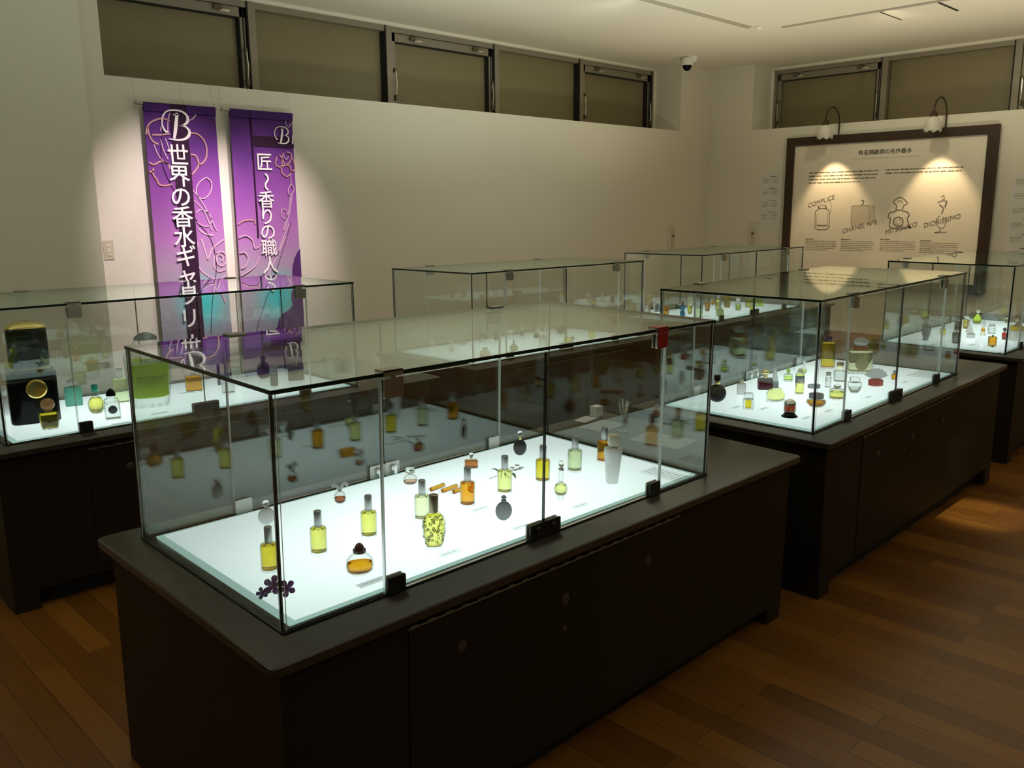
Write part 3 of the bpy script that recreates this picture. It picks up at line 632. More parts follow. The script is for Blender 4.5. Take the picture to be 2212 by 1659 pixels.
def case_parts():
    """every part of one case as (name, mesh object list) built at the origin"""
    P = []
    def add(name, m, mats, sub=None): o = m.build(name, mats); P.append((o, sub)); return o
    bx0, bx1, by0, by1 = -OXL+BO, CL+OXR-BO, -OYF+BOY, CD+OYB-BOY
    m = MB()
    m.box(bx0, by0, 0.078, bx1, by1, ZC-.022)
    m.box(bx0, by0, -.012, bx0+.09, by1, .078); m.box(bx1-.09, by0, -.012, bx1, by1, .078)
    add('cabinet_body', m, 'cabinet')
    m = MB(); m.box(bx0+.09, by0+.05, -.012, bx1-.09, by1-.05, .078); add('toe_kick', m, 'toe')
    m = MB(); m.box(.262, by0-.003, .10, 1.308, by0, .592); d = add('access_flap', m, 'cabinet')
    for x in (.417, .786, 1.153):
        m = MB(); disc_y(m, x, .496, .0155, by0-.0065, by0-.003); add('lock_disc', m, 'flap_lock', d)
    m = MB(); disc_y(m, .787, .409, .008, by0-.006, by0-.003); add('lock_disc', m, 'flap_lock', d)
    m = MB(); m.tube([(.26, by0-.004, .596), (1.309, by0-.004, .596)], .0022, 0, 6)
    for k in range(21): m.box(.268+k*.051, by0-.0035, .597, .288+k*.051, by0-.001, .6005)
    add('piano_hinge', m, 'hinge_metal')
    m = MB(); m.slab(rrect(-OXL, -OYF, CL+OXR, CD+OYB, .016), ZC-.022, ZC, 0, .003); add('countertop', m, 'counter')
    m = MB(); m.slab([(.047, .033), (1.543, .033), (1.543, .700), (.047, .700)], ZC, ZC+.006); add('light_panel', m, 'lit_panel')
    m = MB(); z = ZC+.0055
    m.box(.030, .025, ZC, .047, .708, z); m.box(1.543, .025, ZC, 1.555, .708, z); m.box(.047, .025, ZC, 1.543, .033, z); m.box(.047, .700, ZC, 1.543, .708, z)
    # (edge of the milk glass sheet)
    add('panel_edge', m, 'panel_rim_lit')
    m = MB()
    for a in ((-.002, -.002, CL+.002, .0), (-.002, CD, CL+.002, CD+.002), (-.002, 0, 0, CD), (CL, 0, CL+.002, CD)): m.box(a[0], a[1], ZC, a[2], a[3], ZC+.005)
    m.box(0, .008, ZC, CL, .0095, ZC+.004); m.box(0, CD-.0095, ZC, CL, CD-.008, ZC+.004)
    add('gasket', m, 'gasket')
    PG = ['pane_glass', 'edge_dark', 'edge_lit']
    m = MB(); m.box(-.002, -.002, ZT-.009, CL+.002, CD+.002, ZT, mis=[0, 0, 1, 1, 1, 1]); add('top_pane', m, PG)
    zb, zt = ZC+.001, ZT-.010
    for y0 in (0, CD-T8):
        for nm, a, b, mis in (('fixed_pane', 0, JX[0]-.002, [1, 2, 0, 2, 0, 1]), ('door_pane', JX[0]+.002, JX[1]-.0015, [2, 2, 0, 1, 0, 2]), ('door_pane', JX[1]+.0015, JX[2]-.002, [2, 2, 0, 2, 0, 1]), ('fixed_pane', JX[2]+.002, CL, [1, 2, 0, 1, 0, 2])):
            m = MB(); z0 = zb+(.004 if nm == 'door_pane' else 0); z1 = zt-(.004 if nm == 'door_pane' else 0)
            m.box(a, y0, z0, b, y0+T8, z1, mis=mis)
            yo = y0-.0006 if y0 == 0 else y0+T8
            if a == 0: m.box(.0078, yo, z0, .0096, yo+.0006, z1, 2); m.box(-.0006, T8+.001 if y0 == 0 else y0-.0028, z0, 0, T8+.0028 if y0 == 0 else y0-.001, z1, 2)  # thin pale strips painted as glints along the glass corners
            if b == CL: m.box(CL-.0096, yo, z0, CL-.0078, yo+.0006, z1, 2)
            add(nm, m, PG)
    for x0 in (0, CL-T8):
        m = MB(); m.box(x0, T8+.0005, zb, x0+T8, CD-T8-.0005, zt, mis=[1, 2, 1, 0, 1, 0]); add('end_pane', m, PG)
    def plate(m, x0, z0, x1, z1, y0, y1, mi=0):
        pts = rrect(x0, z0, x1, z1, .004, 3); m.prism(pts, y0, y1, mi)
    for side in (0, 1):
        Y = lambda y: y if side == 0 else CD-y
        for x0, x1, left in ((.268, .320, True), (1.264, 1.316, False)):
            m = MB(); a, b = sorted((Y(-.0075), Y(-.0005))); plate(m, x0, ZT-.058, x1, ZT-.013, a, b)
            a, b = sorted((Y(.0085), Y(.0125))); plate(m, x0, ZT-.058, x1, ZT-.013, a, b)
            a, b = sorted((Y(-.0075), Y(-.002))); m.box(x0, a, ZT-.0085, x1, b, ZT+.004)
            a, b = sorted((Y(-.0075), Y(.028))); m.box(x0, a, ZT+.0005, x1, b, ZT+.004)
            a, b = sorted((Y(-.0065), Y(-.002))); m.box((x0+x1)/2-.006, a, ZT-.014, (x0+x1)/2+.006, b, ZT-.0085)
            add('top_hinge', m, 'satin_steel')
            m = MB(); a, b = sorted((Y(-.007), Y(-.0005))); plate(m, x0-.003, ZC+.003, x1-.003, ZC+.044, a, b)
            a, b = sorted((Y(.0085), Y(.0125))); plate(m, x0-.003, ZC+.003, x1-.003, ZC+.044, a, b, 1)
            add('bottom_bracket', m, ['bracket_shaded', 'bracket_lit'])
        for x0, x1 in ((.733, .7905), (.7935, .851)):
            m = MB(); a, b = sorted((Y(-.007), Y(-.0005))); plate(m, x0, ZC+.003, x1, ZC+.046, a, b)
            a, b = sorted((Y(.0085), Y(.0125))); plate(m, x0, ZC+.003, x1, ZC+.046, a, b, 1)
            o = add('lock_plate', m, ['bracket_shaded', 'bracket_lit'])
            cx = (x0+x1)/2
            m = MB(); a, b = sorted((Y(-.0105), Y(-.007)));
            if side == 0: disc_y(m, cx, ZC+.027, .0105, a, b)
            else: m.rings([[(cx+r*math.cos(2*PI*i/16), y, ZC+.027+r*math.sin(2*PI*i/16)) for i in range(16)] for y, r in ((a, .0105), (b, .009))], 0, smooth=False)
            add('lock_barrel', m, 'cam_metal', o)
            m = MB(); a, b = sorted((Y(.0125), Y(.022)))
            m.rings([[(cx+.010*math.cos(2*PI*i/6), y, ZC+.027+.010*math.sin(2*PI*i/6)) for i in range(6)] for y in (a, b)], 0, smooth=False)
            a, b = sorted((Y(.022), Y(.025))); plate(m, cx-.002, ZC+.004, cx+.010, ZC+.034, a, b)
            add('lock_cam', m, 'chrome', o)
    return P
pmat('flap_lock', (.075, .060, .052), .4, .3); pmat('hinge_metal', (.42, .39, .31), .4, .7); pmat('cam_metal', (.06, .055, .05), .3, .8)
CASE_LABEL = {1: 'nearest glass display case on a dark cabinet, with one red hinge cover',
              2: 'glass display case directly behind the nearest one, holding the black sphere bottle',
              3: 'glass display case at the right edge, third in the front row before the framed board',
              4: 'glass display case at the left, below the purple banners, with the green flacon',
              5: 'middle glass display case of the back row, seen through the nearest case top',
              6: 'farthest glass display case, in the back row near the room corner'}
_parts = case_parts()
for i in range(1, 7):
    root = thing('display_case', CASE_LABEL[i], 'display case', CM[i], 'lit perfume display cases')
    mp = {}
    for o, sub in _parts:
        c = o if i == 1 else o.copy()
        if i > 1: COL.objects.link(c)
        mp[o.name] = c
        c.parent = (mp[sub.name] if sub else root)
    if i == 1: first = [o for o, _ in _parts]
# the red covered hinge of the nearest case: front right top hinge
hinges = [o for o in first if o.name.startswith('top_hinge')]
rh = hinges[1]; rh.data = rh.data.copy(); rh.data.materials.clear(); rh.data.materials.append(M('satin_steel')); rh['label'] = 'red covered hinge'
m = MB(); m.prism(rrect(1.265, ZT-.057, 1.315, ZT-.013, .003, 2), -.0095, -.0075); m.box(1.2635, -.0095, ZT-.012, 1.3165, -.0075, ZT+.0055); m.box(1.2635, -.0095, ZT+.004, 1.3165, .028, ZT+.0055)
m.build('red_cover', 'red_cover', rh)

# ------------------------------------------------------------------ perfume bottles
PZ = ZC+.006
def prof_ball(n=10, z0=-.97, z1=.97): return [((math.sin(a)+1)/2, math.cos(a)) for a in [math.asin(z0)+(math.asin(z1)-math.asin(z0))*k/n for k in range(n+1)]]
PROF = {'cyl': [(0, .93), (.02, 1), (.90, 1), (.95, .93), (.985, .72), (1, .5)],
        'box': [(0, .95), (.02, 1), (.95, 1), (.985, .95), (1, .6)],
        'ball': prof_ball(), 'foot_ball': [(0, .55), (.05, .55), (.10, .42)]+[(.10+.9*z, r) for z, r in prof_ball(10, -.9, .95)],
        'oval': [(0, .62), (.02, .66), (.2, .84), (.45, .98), (.62, 1), (.78, .95), (.90, .78), (.97, .5), (1, .36)],
        'tallv': [(0, .62), (.02, .66), (.85, .97), (.92, 1), (.97, .93), (1, .55)],
        'flare': [(0, .72), (.03, .78), (.3, .92), (.7, .99), (.95, 1), (1, .97)],
        'pear': [(0, .7), (.03, .78), (.25, 1), (.45, .97), (.65, .72), (.8, .45), (.9, .3), (1, .27)],
        'flask': [(0, .5), (.03, .6), (.18, .92), (.36, 1), (.52, .88), (.65, .55), (.72, .28), (1, .2)],
        'round': [(0, .55), (.03, .62), (.2, .93), (.42, 1), (.68, .92), (.86, .68), (.95, .42), (1, .36)],
        'bowl': [(0, .35), (.05, .5), (.3, .8), (.7, 1), (1, .95)],
        'cone': [(0, 1), (.05, 1), (1, .08)], 'pyramid': [(0, 1), (.04, 1), (1, .12)],
        'bell': [(0, 1), (.12, 1), (.14, .78), (.5, .74), (.75, .6), (.9, .4), (1, .1)],
        'ring': [(0, .8), (.1, 1), (.9, 1), (1, .8)], 'goblet': [(0, .62), (.06, .62), (.1, .5), (.4, .82), (.7, 1), (.95, .92), (1, .7)],
        'shoulder': [(0, .95), (.02, 1), (.74, 1), (.84, .85), (.9, .5), (1, .42)]}
def interp(pr, z):
    for (a, ra), (b, rb) in zip(pr, pr[1:]):
        if z <= b: return ra+(rb-ra)*((z-a)/(b-a) if b > a else 0)
    return pr[-1][1]
def loft(m, prof, H, rx, ry, n=2.0, z0=0, seg=28, mi=0, cap0=True, cap1=True, wob=0):
    R = []
    for z, r in prof:
        ring = []
        for i in range(seg):
            a = 2*PI*(i+.5)/seg; c, s = math.cos(a), math.sin(a)
            w = 1+wob*math.cos(a*12)
            ring.append((rx*r*w*math.copysign(abs(c)**(2/n), c), ry*r*w*math.copysign(abs(s)**(2/n), s), z0+z*H))
        R.append(ring)
    m.rings(R, mi, cap0, cap1)
PLATES = []
DESC = {}
def place(i, px, pyb, pyt, wpx, dr, rot, zref=PZ):
    """stand a bottle of the given picture size on the case's panel; returns matrix, height, half width"""
    P = clocal(i, px, pyb, zref); w = CM[i] @ P
    d = project(w)[2]; hw = wpx*d/FPX/2
    cl = CI[i] @ CAM; v = (Vector((P.x-cl.x, P.y-cl.y, 0))).normalized()
    P = P+v*hw*dr*.8; w = CM[i] @ P
    def top(h): return project(CM[i] @ (P+Vector((0, 0, h))))[1]
    h = .1
    for _ in range(6):
        e = top(h)-pyt; s = (top(h+.001)-top(h))/.001; h -= e/s
    P.z = zref
    fac = math.atan2(v.y, v.x)-PI/2         # turn so that -y faces the viewer
    return CM[i] @ Matrix.Translation(P) @ Matrix.Rotation(fac*rot, 4, 'Z'), h, hw
def perf(i, name, label, px, pyb, pyt, wpx, body=.72, prof='cyl', n=2.0, dr=1.0, glass='clear_glass', liq=None, lvl=.86, base=.10, rot=.8, cap=None, collar=None, wob=0, cat='perfume bottle', group=None, zref=PZ, extra=None, thick=.90):
    mw, H, hw = place(i, px, pyb, pyt, wpx, dr, rot, zref)
    t = thing(name, label, cat, mw, group); hb = H*body; pr = PROF[prof]
    m = MB(); loft(m, pr, hb, hw, hw*dr, n, wob=wob); m.build('bottle', glass, t)
    if liq:
        z0, z1 = base, lvl
        zs = [z0]+[z0+(z1-z0)*k/9 for k in range(1, 9)]+[z1]
        q = [(z, interp(pr, z)*thick) for z in zs]; q = [(z0, q[0][1]*.9)]+[(z0+.015, q[0][1])]+q[1:]
        m = MB(); loft(m, q, hb, hw, hw*dr, n, wob=wob); m.build('perfume', 'liquid_'+liq, t)
    z = hb
    for c in (cap or []):
        # (name, profile, height fraction of H, half width fraction, n, material[, depth ratio])
        nm, cp, hf, wf, cn, mat = c[:6]; cdr = c[6] if len(c) > 6 else 1.0; dz = c[7]*H if len(c) > 7 else 0
        m = MB(); loft(m, PROF[cp], H*hf, hw*wf, hw*wf*cdr, cn, z+dz-.0005, 20); m.build(nm, mat, t); z += H*hf+dz
    if extra: extra(t, H, hw, hb)
    DESC[label] = t
    return t
CYC = lambda mat, hf=.28, wf=.46: [('cap', 'cyl2', hf, wf, 2, mat)]
PROF['cyl2'] = [(0, .96), (.03, 1), (.96, 1), (.99, .96), (1, .9)]
PROF['cube'] = [(0, .92), (.06, 1), (.94, 1), (1, .92)]
PROF['dome'] = [(0, 1), (.2, .99), (.5, .86), (.8, .55), (1, .1)]
PROF['knob'] = [(0, .4), (.15, .45), (.3, .8), (.55, 1), (.8, .85), (1, .25)]
PROF['ballcap'] = [(0, .35), (.12, .5)]+[(.12+.88*z, r) for z, r in prof_ball(9, -.85, .98)]
PROF['bud'] = [(0, .45), (.25, .8), (.5, 1), (.75, .7), (1, .05)]
PROF['bow'] = [(0, .22), (.4, .3), (.55, .7), (.75, 1), (.9, .9), (1, .55)]

# --- case 1: nine atomisers
AT = [((583.5, 1238), 'gold', 'yellow', 'deep yellow atomiser bottle behind the front glass corner, above the violet flowers'),
      ((689.5, 1200), 'yellow', 'yellow', 'light yellow atomiser bottle nearest the left end, beside the corner one'),
      ((797.5, 1163), 'yellow', 'lime', 'light yellow atomiser bottle behind the round maroon capped bottle'),
      ((912.5, 1126), 'pale', 'pale', 'very pale yellow atomiser bottle half hidden by the vine patterned bottle'),
      ((1010, 1095), 'orange', 'orange', 'bright orange atomiser bottle in front of the small ampoules'),
      ((1090, 1068), 'lime', 'lime', 'lime yellow atomiser bottle in front of the white blossom sprig'),
      ((1172, 1043), 'gold', 'gold', 'golden yellow atomiser bottle behind the centre door joint'),
      ((1241, 1021), 'palegreen', 'palegreen', 'pale green atomiser bottle between golden one and tall frosted bottle'),
      ((1304, 1000), 'amber', 'amber', 'amber atomiser bottle half hidden behind the tall frosted bottle')]
for (px, py), lq, _, lab in AT:
    perf(1, 'atomiser_bottle', lab, px, py, py-(101-(1238-py)*.10), 37.5-(1238-py)*.028, body=.635, liq=lq, lvl=.92, base=.07,
         cap=[('collar', 'cyl2', .02, .44, 2, 'silver'), ('cap', 'cyl2', .345, .46, 2, 'silver')], group='spray bottles in the nearest case', cat='atomiser bottle')
# --- case 1: the others
perf(1, 'ball_stopper_flacon', 'round white frosted flacon with clear ball stopper by the front glass corner', 577, 1136, 1080, 36, .70, 'ball', dr=.45, glass='frost_white', cap=[('stopper', 'ballcap', .30, .45, 2, 'solid_glass')], cat='perfume bottle')
def bow(t, H, hw, hb):
    for s in (-1, 1):
        m = MB(); P = [Vector((0, 0, hb-.002)), Vector((s*.006, 0, hb+.012)), Vector((s*.014, 0, hb+.021)), Vector((s*.020, 0, hb+.018)), Vector((s*.021, 0, hb+.012))]
        m.tube(smoothpts(P, 5), [.004]*4+[.005]*8+[.0055]*7+[.003]*2, 0, 10); m.build('stopper_wing', 'frost_clear', t)
perf(1, 'bow_stopper_flask', 'small round flask with frosted bow stopper and red brown perfume', 735, 1090, 1042, 26, .60, 'round', liq='redbrown', lvl=.45, base=.08, extra=bow, cap=[('neck', 'cyl2', .1, .25, 2, 'frost_clear')])
perf(1, 'faceted_flacon', 'small faceted clear flacon with wide stopper by the back door locks', 886.5, 1049, 1010, 32, .62, 'round', n=2.0, dr=.7, liq='pink', lvl=.4, base=.08, cap=[('neck', 'cyl2', .1, .3, 2, 'clear_glass'), ('stopper', 'ring', .28, .62, 3, 'solid_glass')])
perf(1, 'square_amber_flacon', 'small squat amber flacon with clear knob behind the orange atomiser', 1018, 1013, 977, 29, .50, 'box', n=6, dr=.7, glass='amber_tint_glass', liq='brown', lvl=.85, base=.1, cap=[('neck', 'cyl2', .14, .22, 2, 'clear_glass'), ('stopper', 'knob', .36, .36, 2, 'solid_glass')])
perf(1, 'black_disc_flacon', 'black disc shaped flacon with clear ball stopper at the back of the nearest case', 1123, 985, 931, 29, .66, 'ball', n=2.6, dr=.38, glass='black_smoke', cap=[('collar', 'cyl2', .07, .22, 2, 'gold'), ('stopper', 'ballcap', .30, .42, 2, 'solid_glass')])
perf(1, 'maroon_cap_flacon', 'round amber flacon with dark maroon stopper near the front left door bracket', 778, 1247, 1174, 62, .72, 'round', n=2.2, dr=.62, liq='amber', lvl=.56, base=.10, thick=.9, cap=[('flange', 'ring', .11, .46, 2, 'maroon_dark'), ('stopper', 'dome', .20, .35, 2, 'maroon')])
def vine(t, H, hw, hb):
    m = MB(); rnd = random.Random(3); pr = PROF['oval']
    for k in range(85):
        z = rnd.uniform(.14, .88); a = rnd.uniform(-PI, 0) if k % 4 else rnd.uniform(0, PI); r = interp(pr, z)*.985
        x, y = hw*r*math.cos(a), hw*.55*r*math.sin(a); nx, ny = math.cos(a)/1, math.sin(a)/.55; l = math.hypot(nx, ny); nx /= l; ny /= l
        tx, ty = -ny, nx; s = rnd.uniform(.0022, .0040); ph = rnd.uniform(0, 6)
        for pet in range(4):
            b = ph+pet*PI/2; u = math.cos(b)*s*.8; v = math.sin(b)*s*.8; vs = []
            for q in range(6):
                c = 2*PI*q/6; uu = u+math.cos(c)*s*.55; vv = v+math.sin(c)*s*.55
                vs.append((x+tx*uu+nx*.0005, y+ty*uu+ny*.0005, z*hb+vv))
            m._add(vs, [tuple(range(6))], 0 if k % 3 else 1)
    m.build('vine_pattern', ['yellow_print', 'vine_print'], t)
pmat('yellow_print', (.78, .72, .10), .5); pmat('vine_print', (.16, .13, .035), .5)
perf(1, 'vine_flacon', 'tall oval yellow flacon with vine pattern and bronze cap in the nearest case', 938, 1189, 1069, 51, .69, 'oval', n=2.4, dr=.55, liq='yellow', lvl=.92, base=.07, extra=vine, cap=[('cap', 'cyl2', .32, .40, 2, 'bronze')])
perf(1, 'scalloped_flacon', 'grey scalloped disc flacon with pointed stopper below the lime atomiser', 1088, 1126, 1069, 36, .76, 'ball', dr=.34, glass='frost_grey', wob=.035, cap=[('collar', 'ring', .06, .32, 2, 'frost_grey'), ('stopper', 'bud', .19, .34, 2, 'frost_grey')])
perf(1, 'long_neck_flask', 'ball shaped flask on a foot with long clear neck and pale yellow florets', 1211, 1081, 993, 30, .44, 'foot_ball', liq='lime', lvl=.80, base=.26, wob=.02, cap=[('neck', 'cyl2', .30, .34, 2, 'clear_glass'), ('collar', 'ring', .04, .42, 2, 'silver'), ('stopper', 'ballcap', .20, .40, 2, 'solid_glass')])
perf(1, 'tall_frosted_bottle', 'tall white frosted bottle with square cream cap, back right of the nearest case', 1322, 1047, 940, 40, .76, 'tallv', n=2.4, dr=.8, glass='frost_white', cap=[('collar', 'cyl2', .035, .28, 2, 'gold'), ('cap', 'cube', .215, .58, 6, 'cream_cap')])
for k, (a, b, lab) in enumerate((((927, 1065), (962, 1052), 'leftmost of three orange glass ampoules lying flat'), ((952, 1068), (990, 1054), 'middle of three orange glass ampoules lying flat'), ((976, 1070), (1008, 1058), 'rightmost orange ampoule lying flat, half behind the orange atomiser'))):
    A = clocal(1, *a, PZ); Bp = clocal(1, *b, PZ); A.z = Bp.z = PZ+.0085
    d = (Bp-A).normalized(); A0 = A-d*.012
    t = thing('ampoule', lab, 'ampoule', CM[1] @ Matrix.Translation(A), 'orange ampoules')
    m = MB(); L_ = Bp-A; m.tube([A0-A, A0-A+d*.006, d*.001, d*.004, L_*.9, L_], [.0026, .0034, .0036, .0078, .0082, .0026], 0, 14); m.build('glass_tube', 'clear_glass', t)
    m = MB(); m.tube([d*.006, d*.009, L_*.88, L_*.95], [.004, .0068, .0070, .003], 0, 14); m.build('perfume', 'liquid_orange', t)
def petals(m, c, r, n, tilt, mi=0, ph=0.0, lean=0.0, wd=1.0):
    v0 = len(m.v)
    for k in range(n):
        a = 2*PI*k/n+ph; d = Vector((math.cos(a), math.sin(a), 0)); s = Vector((-d.y, d.x, 0)); R = []
        for u, w, z in ((.1, .12, 0), (.35, .40, .10), (.65, .55, .22), (.9, .40, .20), (1.0, .12, .14)):
            w *= wd; p = d*r*u+Vector((0, 0, r*z*tilt+.002))
            R.append([tuple(p-s*r*w), tuple(p+Vector((0, 0, r*.10))), tuple(p+s*r*w), tuple(p-Vector((0, 0, .0008)))])
        m.rings(R, mi)
    rot = Matrix.Rotation(lean, 4, Vector((.72, -.69, 0)))
    for k in range(v0, len(m.v)): m.v[k] = tuple(Vector(c)+Vector((0, 0, r*.62*math.sin(lean)))+rot @ Vector(m.v[k]))
P = clocal(1, 597, 1287, PZ); t = thing('violet_blossom', 'dark violet blossoms lying by the front glass corner', 'flower', CM[1] @ Matrix.Translation(P))
for k, (a, b, r, n) in enumerate(((568, 1290, .013, 5), (592, 1277, .021, 5), (621, 1283, .019, 5))):
    q = clocal(1, a, b, PZ)-P; m = MB(); petals(m, (q.x, q.y, .002), r*1.1, n, 1.2, 0, k*.7, .95, .62); m.rings([[(q.x+rr*math.cos(2*PI*i/8), q.y+rr*math.sin(2*PI*i/8), z+r*.45) for i in range(8)] for z, rr in ((.001, r*.2), (.006, r*.16), (.009, r*.05))], 1)
    m.build('blossom', ['violet_petal', 'violet_core'], t)
q = clocal(1, 562, 1296, PZ)-P; q2 = clocal(1, 590, 1281, PZ)-P
m = MB(); m.tube([(q.x, q.y, .003), (q2.x*.5+q.x*.5, q2.y*.5+q.y*.5, .006), (q2.x, q2.y, .004)], .0013, 0, 6); m.build('stem', 'leaf_green', t)
def leaf(m, a, b, w, mi=0):
    d = (b-a); s = Vector((-d.y, d.x, 0)).normalized(); R = []
    for u, k in ((0, .08), (.25, .8), (.5, 1), (.75, .7), (1, .05)):
        p = a+d*u+Vector((0, 0, .006*math.sin(u*PI)+.001)); R.append([tuple(p-s*w*k), tuple(p+Vector((0, 0, -.001))), tuple(p+s*w*k), tuple(p+Vector((0, 0, .0008)))])
    m.rings(R, mi)
P = clocal(1, 1090, 1040, PZ); t = thing('blossom_sprig', 'white blossom sprig with green leaves behind the lime atomiser', 'flower', CM[1] @ Matrix.Translation(P))
def c1(px, py, dz=.004): q = clocal(1, px, py, PZ)-P; return Vector((q.x, q.y, dz))
for a, b, w in (((1077, 1022), (1060, 1017), .006), ((1092, 1026), (1086, 1034), .007), ((1105, 1024), (1114, 1037), .006)):
    m = MB(); leaf(m, c1(*a), c1(*b), w); m.build('leaf', 'leaf_green', t)
m = MB(); m.tube(smoothpts([c1(1056, 1037), c1(1075, 1030), c1(1090, 1024), c1(1108, 1020)], 4), .0011, 0, 6); m.build('stem', 'leaf_green', t)
for k, (a, b) in enumerate(((1107, 1016), (1117, 1012), (1120, 1019), (1112, 1022), (1126, 1016))):
    q = c1(a, b, .004+.002*(k % 2)); m = MB(); petals(m, q, .009, 5, 2.0, 0, k); m.build('blossom', 'petal_white', t)
def plate_label(i, px, py, w, d, label, ang=0.0, mat='label_plate', name='label_plate', cat='label', zz=PZ, h=.0015, lines=1, extra=None):
    P = clocal(i, px, py, zz)
    t = thing(name, label, cat, CM[i] @ Matrix.Translation(P) @ Matrix.Rotation(ang, 4, 'Z'))
    m = MB(); m.box(-w/2, -d/2, 0, w/2, d/2, h); m.build('plate' if name == 'label_plate' else 'sheet', mat, t)
    rnd = random.Random(int(px)); m = MB()
    for k in range(lines):
        y = d/2-d*(k+1)/(lines+1); x = -w*.38
        while x < w*.36:
            l = rnd.uniform(.03, .10)*w; m.box(x, y-min(d*.18/lines, .0012), h-.0001, min(x+l, w*.4), y+min(d*.18/lines, .0012), h+.0003); x += l+w*.025
    m.build('print', 'print_sheer' if zz == PZ else 'print_ink', t)
    return t
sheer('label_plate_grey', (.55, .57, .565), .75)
for px, py, lab, w in ((803, 1258, 'grey label plate in front of the maroon capped flacon', .075), (972, 1195, 'pale label plate in front of the vine patterned flacon', .064), (1037, 1100, 'pale label plate beside the orange atomiser', .062),
                       (1125, 1139, 'pale label plate in front of the grey scalloped flacon', .064), (1253, 1093, 'pale label plate in front of the long necked flask', .062)):
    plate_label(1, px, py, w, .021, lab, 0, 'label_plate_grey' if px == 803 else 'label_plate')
plate_label(1, 1436, 1025, .085, .15, 'printed white information sheet in the right corner of the nearest case', 0, 'sheet_lit', 'information_sheet', 'information sheet', lines=9)
plate_label(1, 1265, 906, .10, .055, 'small white card lying on the counter behind the nearest case', .2, 'paper', 'paper_card', 'card', ZC, .0012, 3)
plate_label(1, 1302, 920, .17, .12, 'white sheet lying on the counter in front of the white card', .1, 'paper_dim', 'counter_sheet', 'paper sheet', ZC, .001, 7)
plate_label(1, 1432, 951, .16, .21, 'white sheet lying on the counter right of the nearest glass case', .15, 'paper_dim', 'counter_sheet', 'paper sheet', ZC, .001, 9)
P = clocal(1, 1288, 898, ZC); t = thing('blotter_box', 'small white box standing on the counter beside the goblet', 'box', CM[1] @ Matrix.Translation(P))
m = MB(); m.box(-.022, -.018, 0, .022, .018, .04); m.build('carton', 'paper', t); m = MB(); m.box(-.0225, -.0185, .034, .0225, .0185, .043); m.build('lid', 'paper', t)
P = clocal(1, 1345, 931, ZC); GW = CM[1] @ Matrix.Translation(P)
t = thing('stem_goblet', 'clear stemmed goblet holding paper test strips on the counter', 'goblet', GW)
m = MB(); pr = [(0, .026), (.003, .026), (.006, .006), (.030, .005), (.036, .012), (.045, .020), (.060, .025), (.085, .026)]; inn = [(.085, .0245), (.060, .0235), (.047, .0185), (.040, .010)]
m.rings(lathe_rings(pr+inn, 24), 0, True, True); m.build('glass', 'clear_glass', t)
for k in range(7):
    a = k*.9; s = thing('test_strip', 'white paper test strip standing in the stemmed goblet', 'test strip', GW, 'paper test strips in the goblet')
    m = MB(); b = Vector((.006*math.cos(a), .006*math.sin(a), .042)); e = Vector((.020*math.cos(a), .020*math.sin(a), .120+.006*(k % 3))); n_ = Vector((-math.sin(a+.5), math.cos(a+.5), 0))*.004; o = n_.cross(Vector((0, 0, 1))).normalized()*.0004
    m.rings([[tuple(b-n_-o), tuple(b+n_-o), tuple(b+n_+o), tuple(b-n_+o)], [tuple(e-n_-o), tuple(e+n_-o), tuple(e+n_+o), tuple(e-n_+o)]], smooth=False); m.build('strip', 'paper', s)

# --- case 2
perf(2, 'black_sphere_flacon', 'black sphere flacon with gold neck at the left end of its case', 1548, 872, 812, 40, .68, 'ball', glass='black_gloss', cap=[('neck', 'cyl2', .16, .24, 2, 'gold'), ('stopper', 'cyl2', .20, .36, 2, 'black_gloss')])
perf(2, 'frosted_flat_bottle', 'small beige frosted flat bottle beside the black sphere flacon', 1601, 853, 820, 19, .74, 'box', n=5, dr=.5, glass='frost_white', cap=[('cap', 'cube', .26, .4, 5, 'beige_cap')])
perf(2, 'cube_stopper_bottle', 'small square clear bottle with yellow core and cube stopper', 1616, 885, 848, 21, .62, 'box', n=9, dr=.9, liq='gold', lvl=.85, base=.10, thick=.55, cap=[('stopper', 'cube', .36, .9, 9, 'clear_glass', .9)])
perf(2, 'maroon_box_flacon', 'maroon box flacon with gold ball stopper in the second case', 1652, 842, 798, 31, .56, 'box', n=8, dr=.6, glass='maroon', cap=[('collar', 'cyl2', .10, .3, 2, 'gold'), ('stopper', 'ballcap', .34, .55, 2, 'gold')])
perf(2, 'spire_flacon', 'tall thin clear glass spire standing behind the fan flacon', 1673, 838, 786, 15, .25, 'box', n=6, glass='frost_grey', cap=[('spire', 'pyramid', .75, .9, 4, 'frost_clear')])
def fan(t, H, hw, hb):
    m = MB(); R = []
    for k in range(13):
        a = -.75+1.5*k/12; R.append((a, 1))
    pts = [(hw*1.0*math.sin(a)*1.25, H*.18+H*.80*math.cos(a)-H*.0) for a, _ in R]
    pts = [(hw*.95, H*.20), (hw*.45, H*.05), (0, H*.02), (-hw*.45, H*.05), (-hw*.95, H*.20)]+[(-hw, H*.55)]+[(hw*math.sin(a)*1.3, H*(.45+.5*math.cos(a*1.2))) for a in [-.6+1.2*k/8 for k in range(9)]]+[(hw, H*.55)]
    m.prism([(x*.9, .06*H+z*.86) for x, z in pts], -.006, .006); m.build('perfume', 'liquid_lime', t)
    m = MB(); m.prism(pts, -.009, .009); m.build('glass_body', 'clear_glass', t)
perf(2, 'fan_flacon', 'fan shaped clear flacon with yellow perfume in front of the glass spire', 1675, 869, 835, 40, .12, 'box', n=4, dr=.3, extra=fan, cap=[])
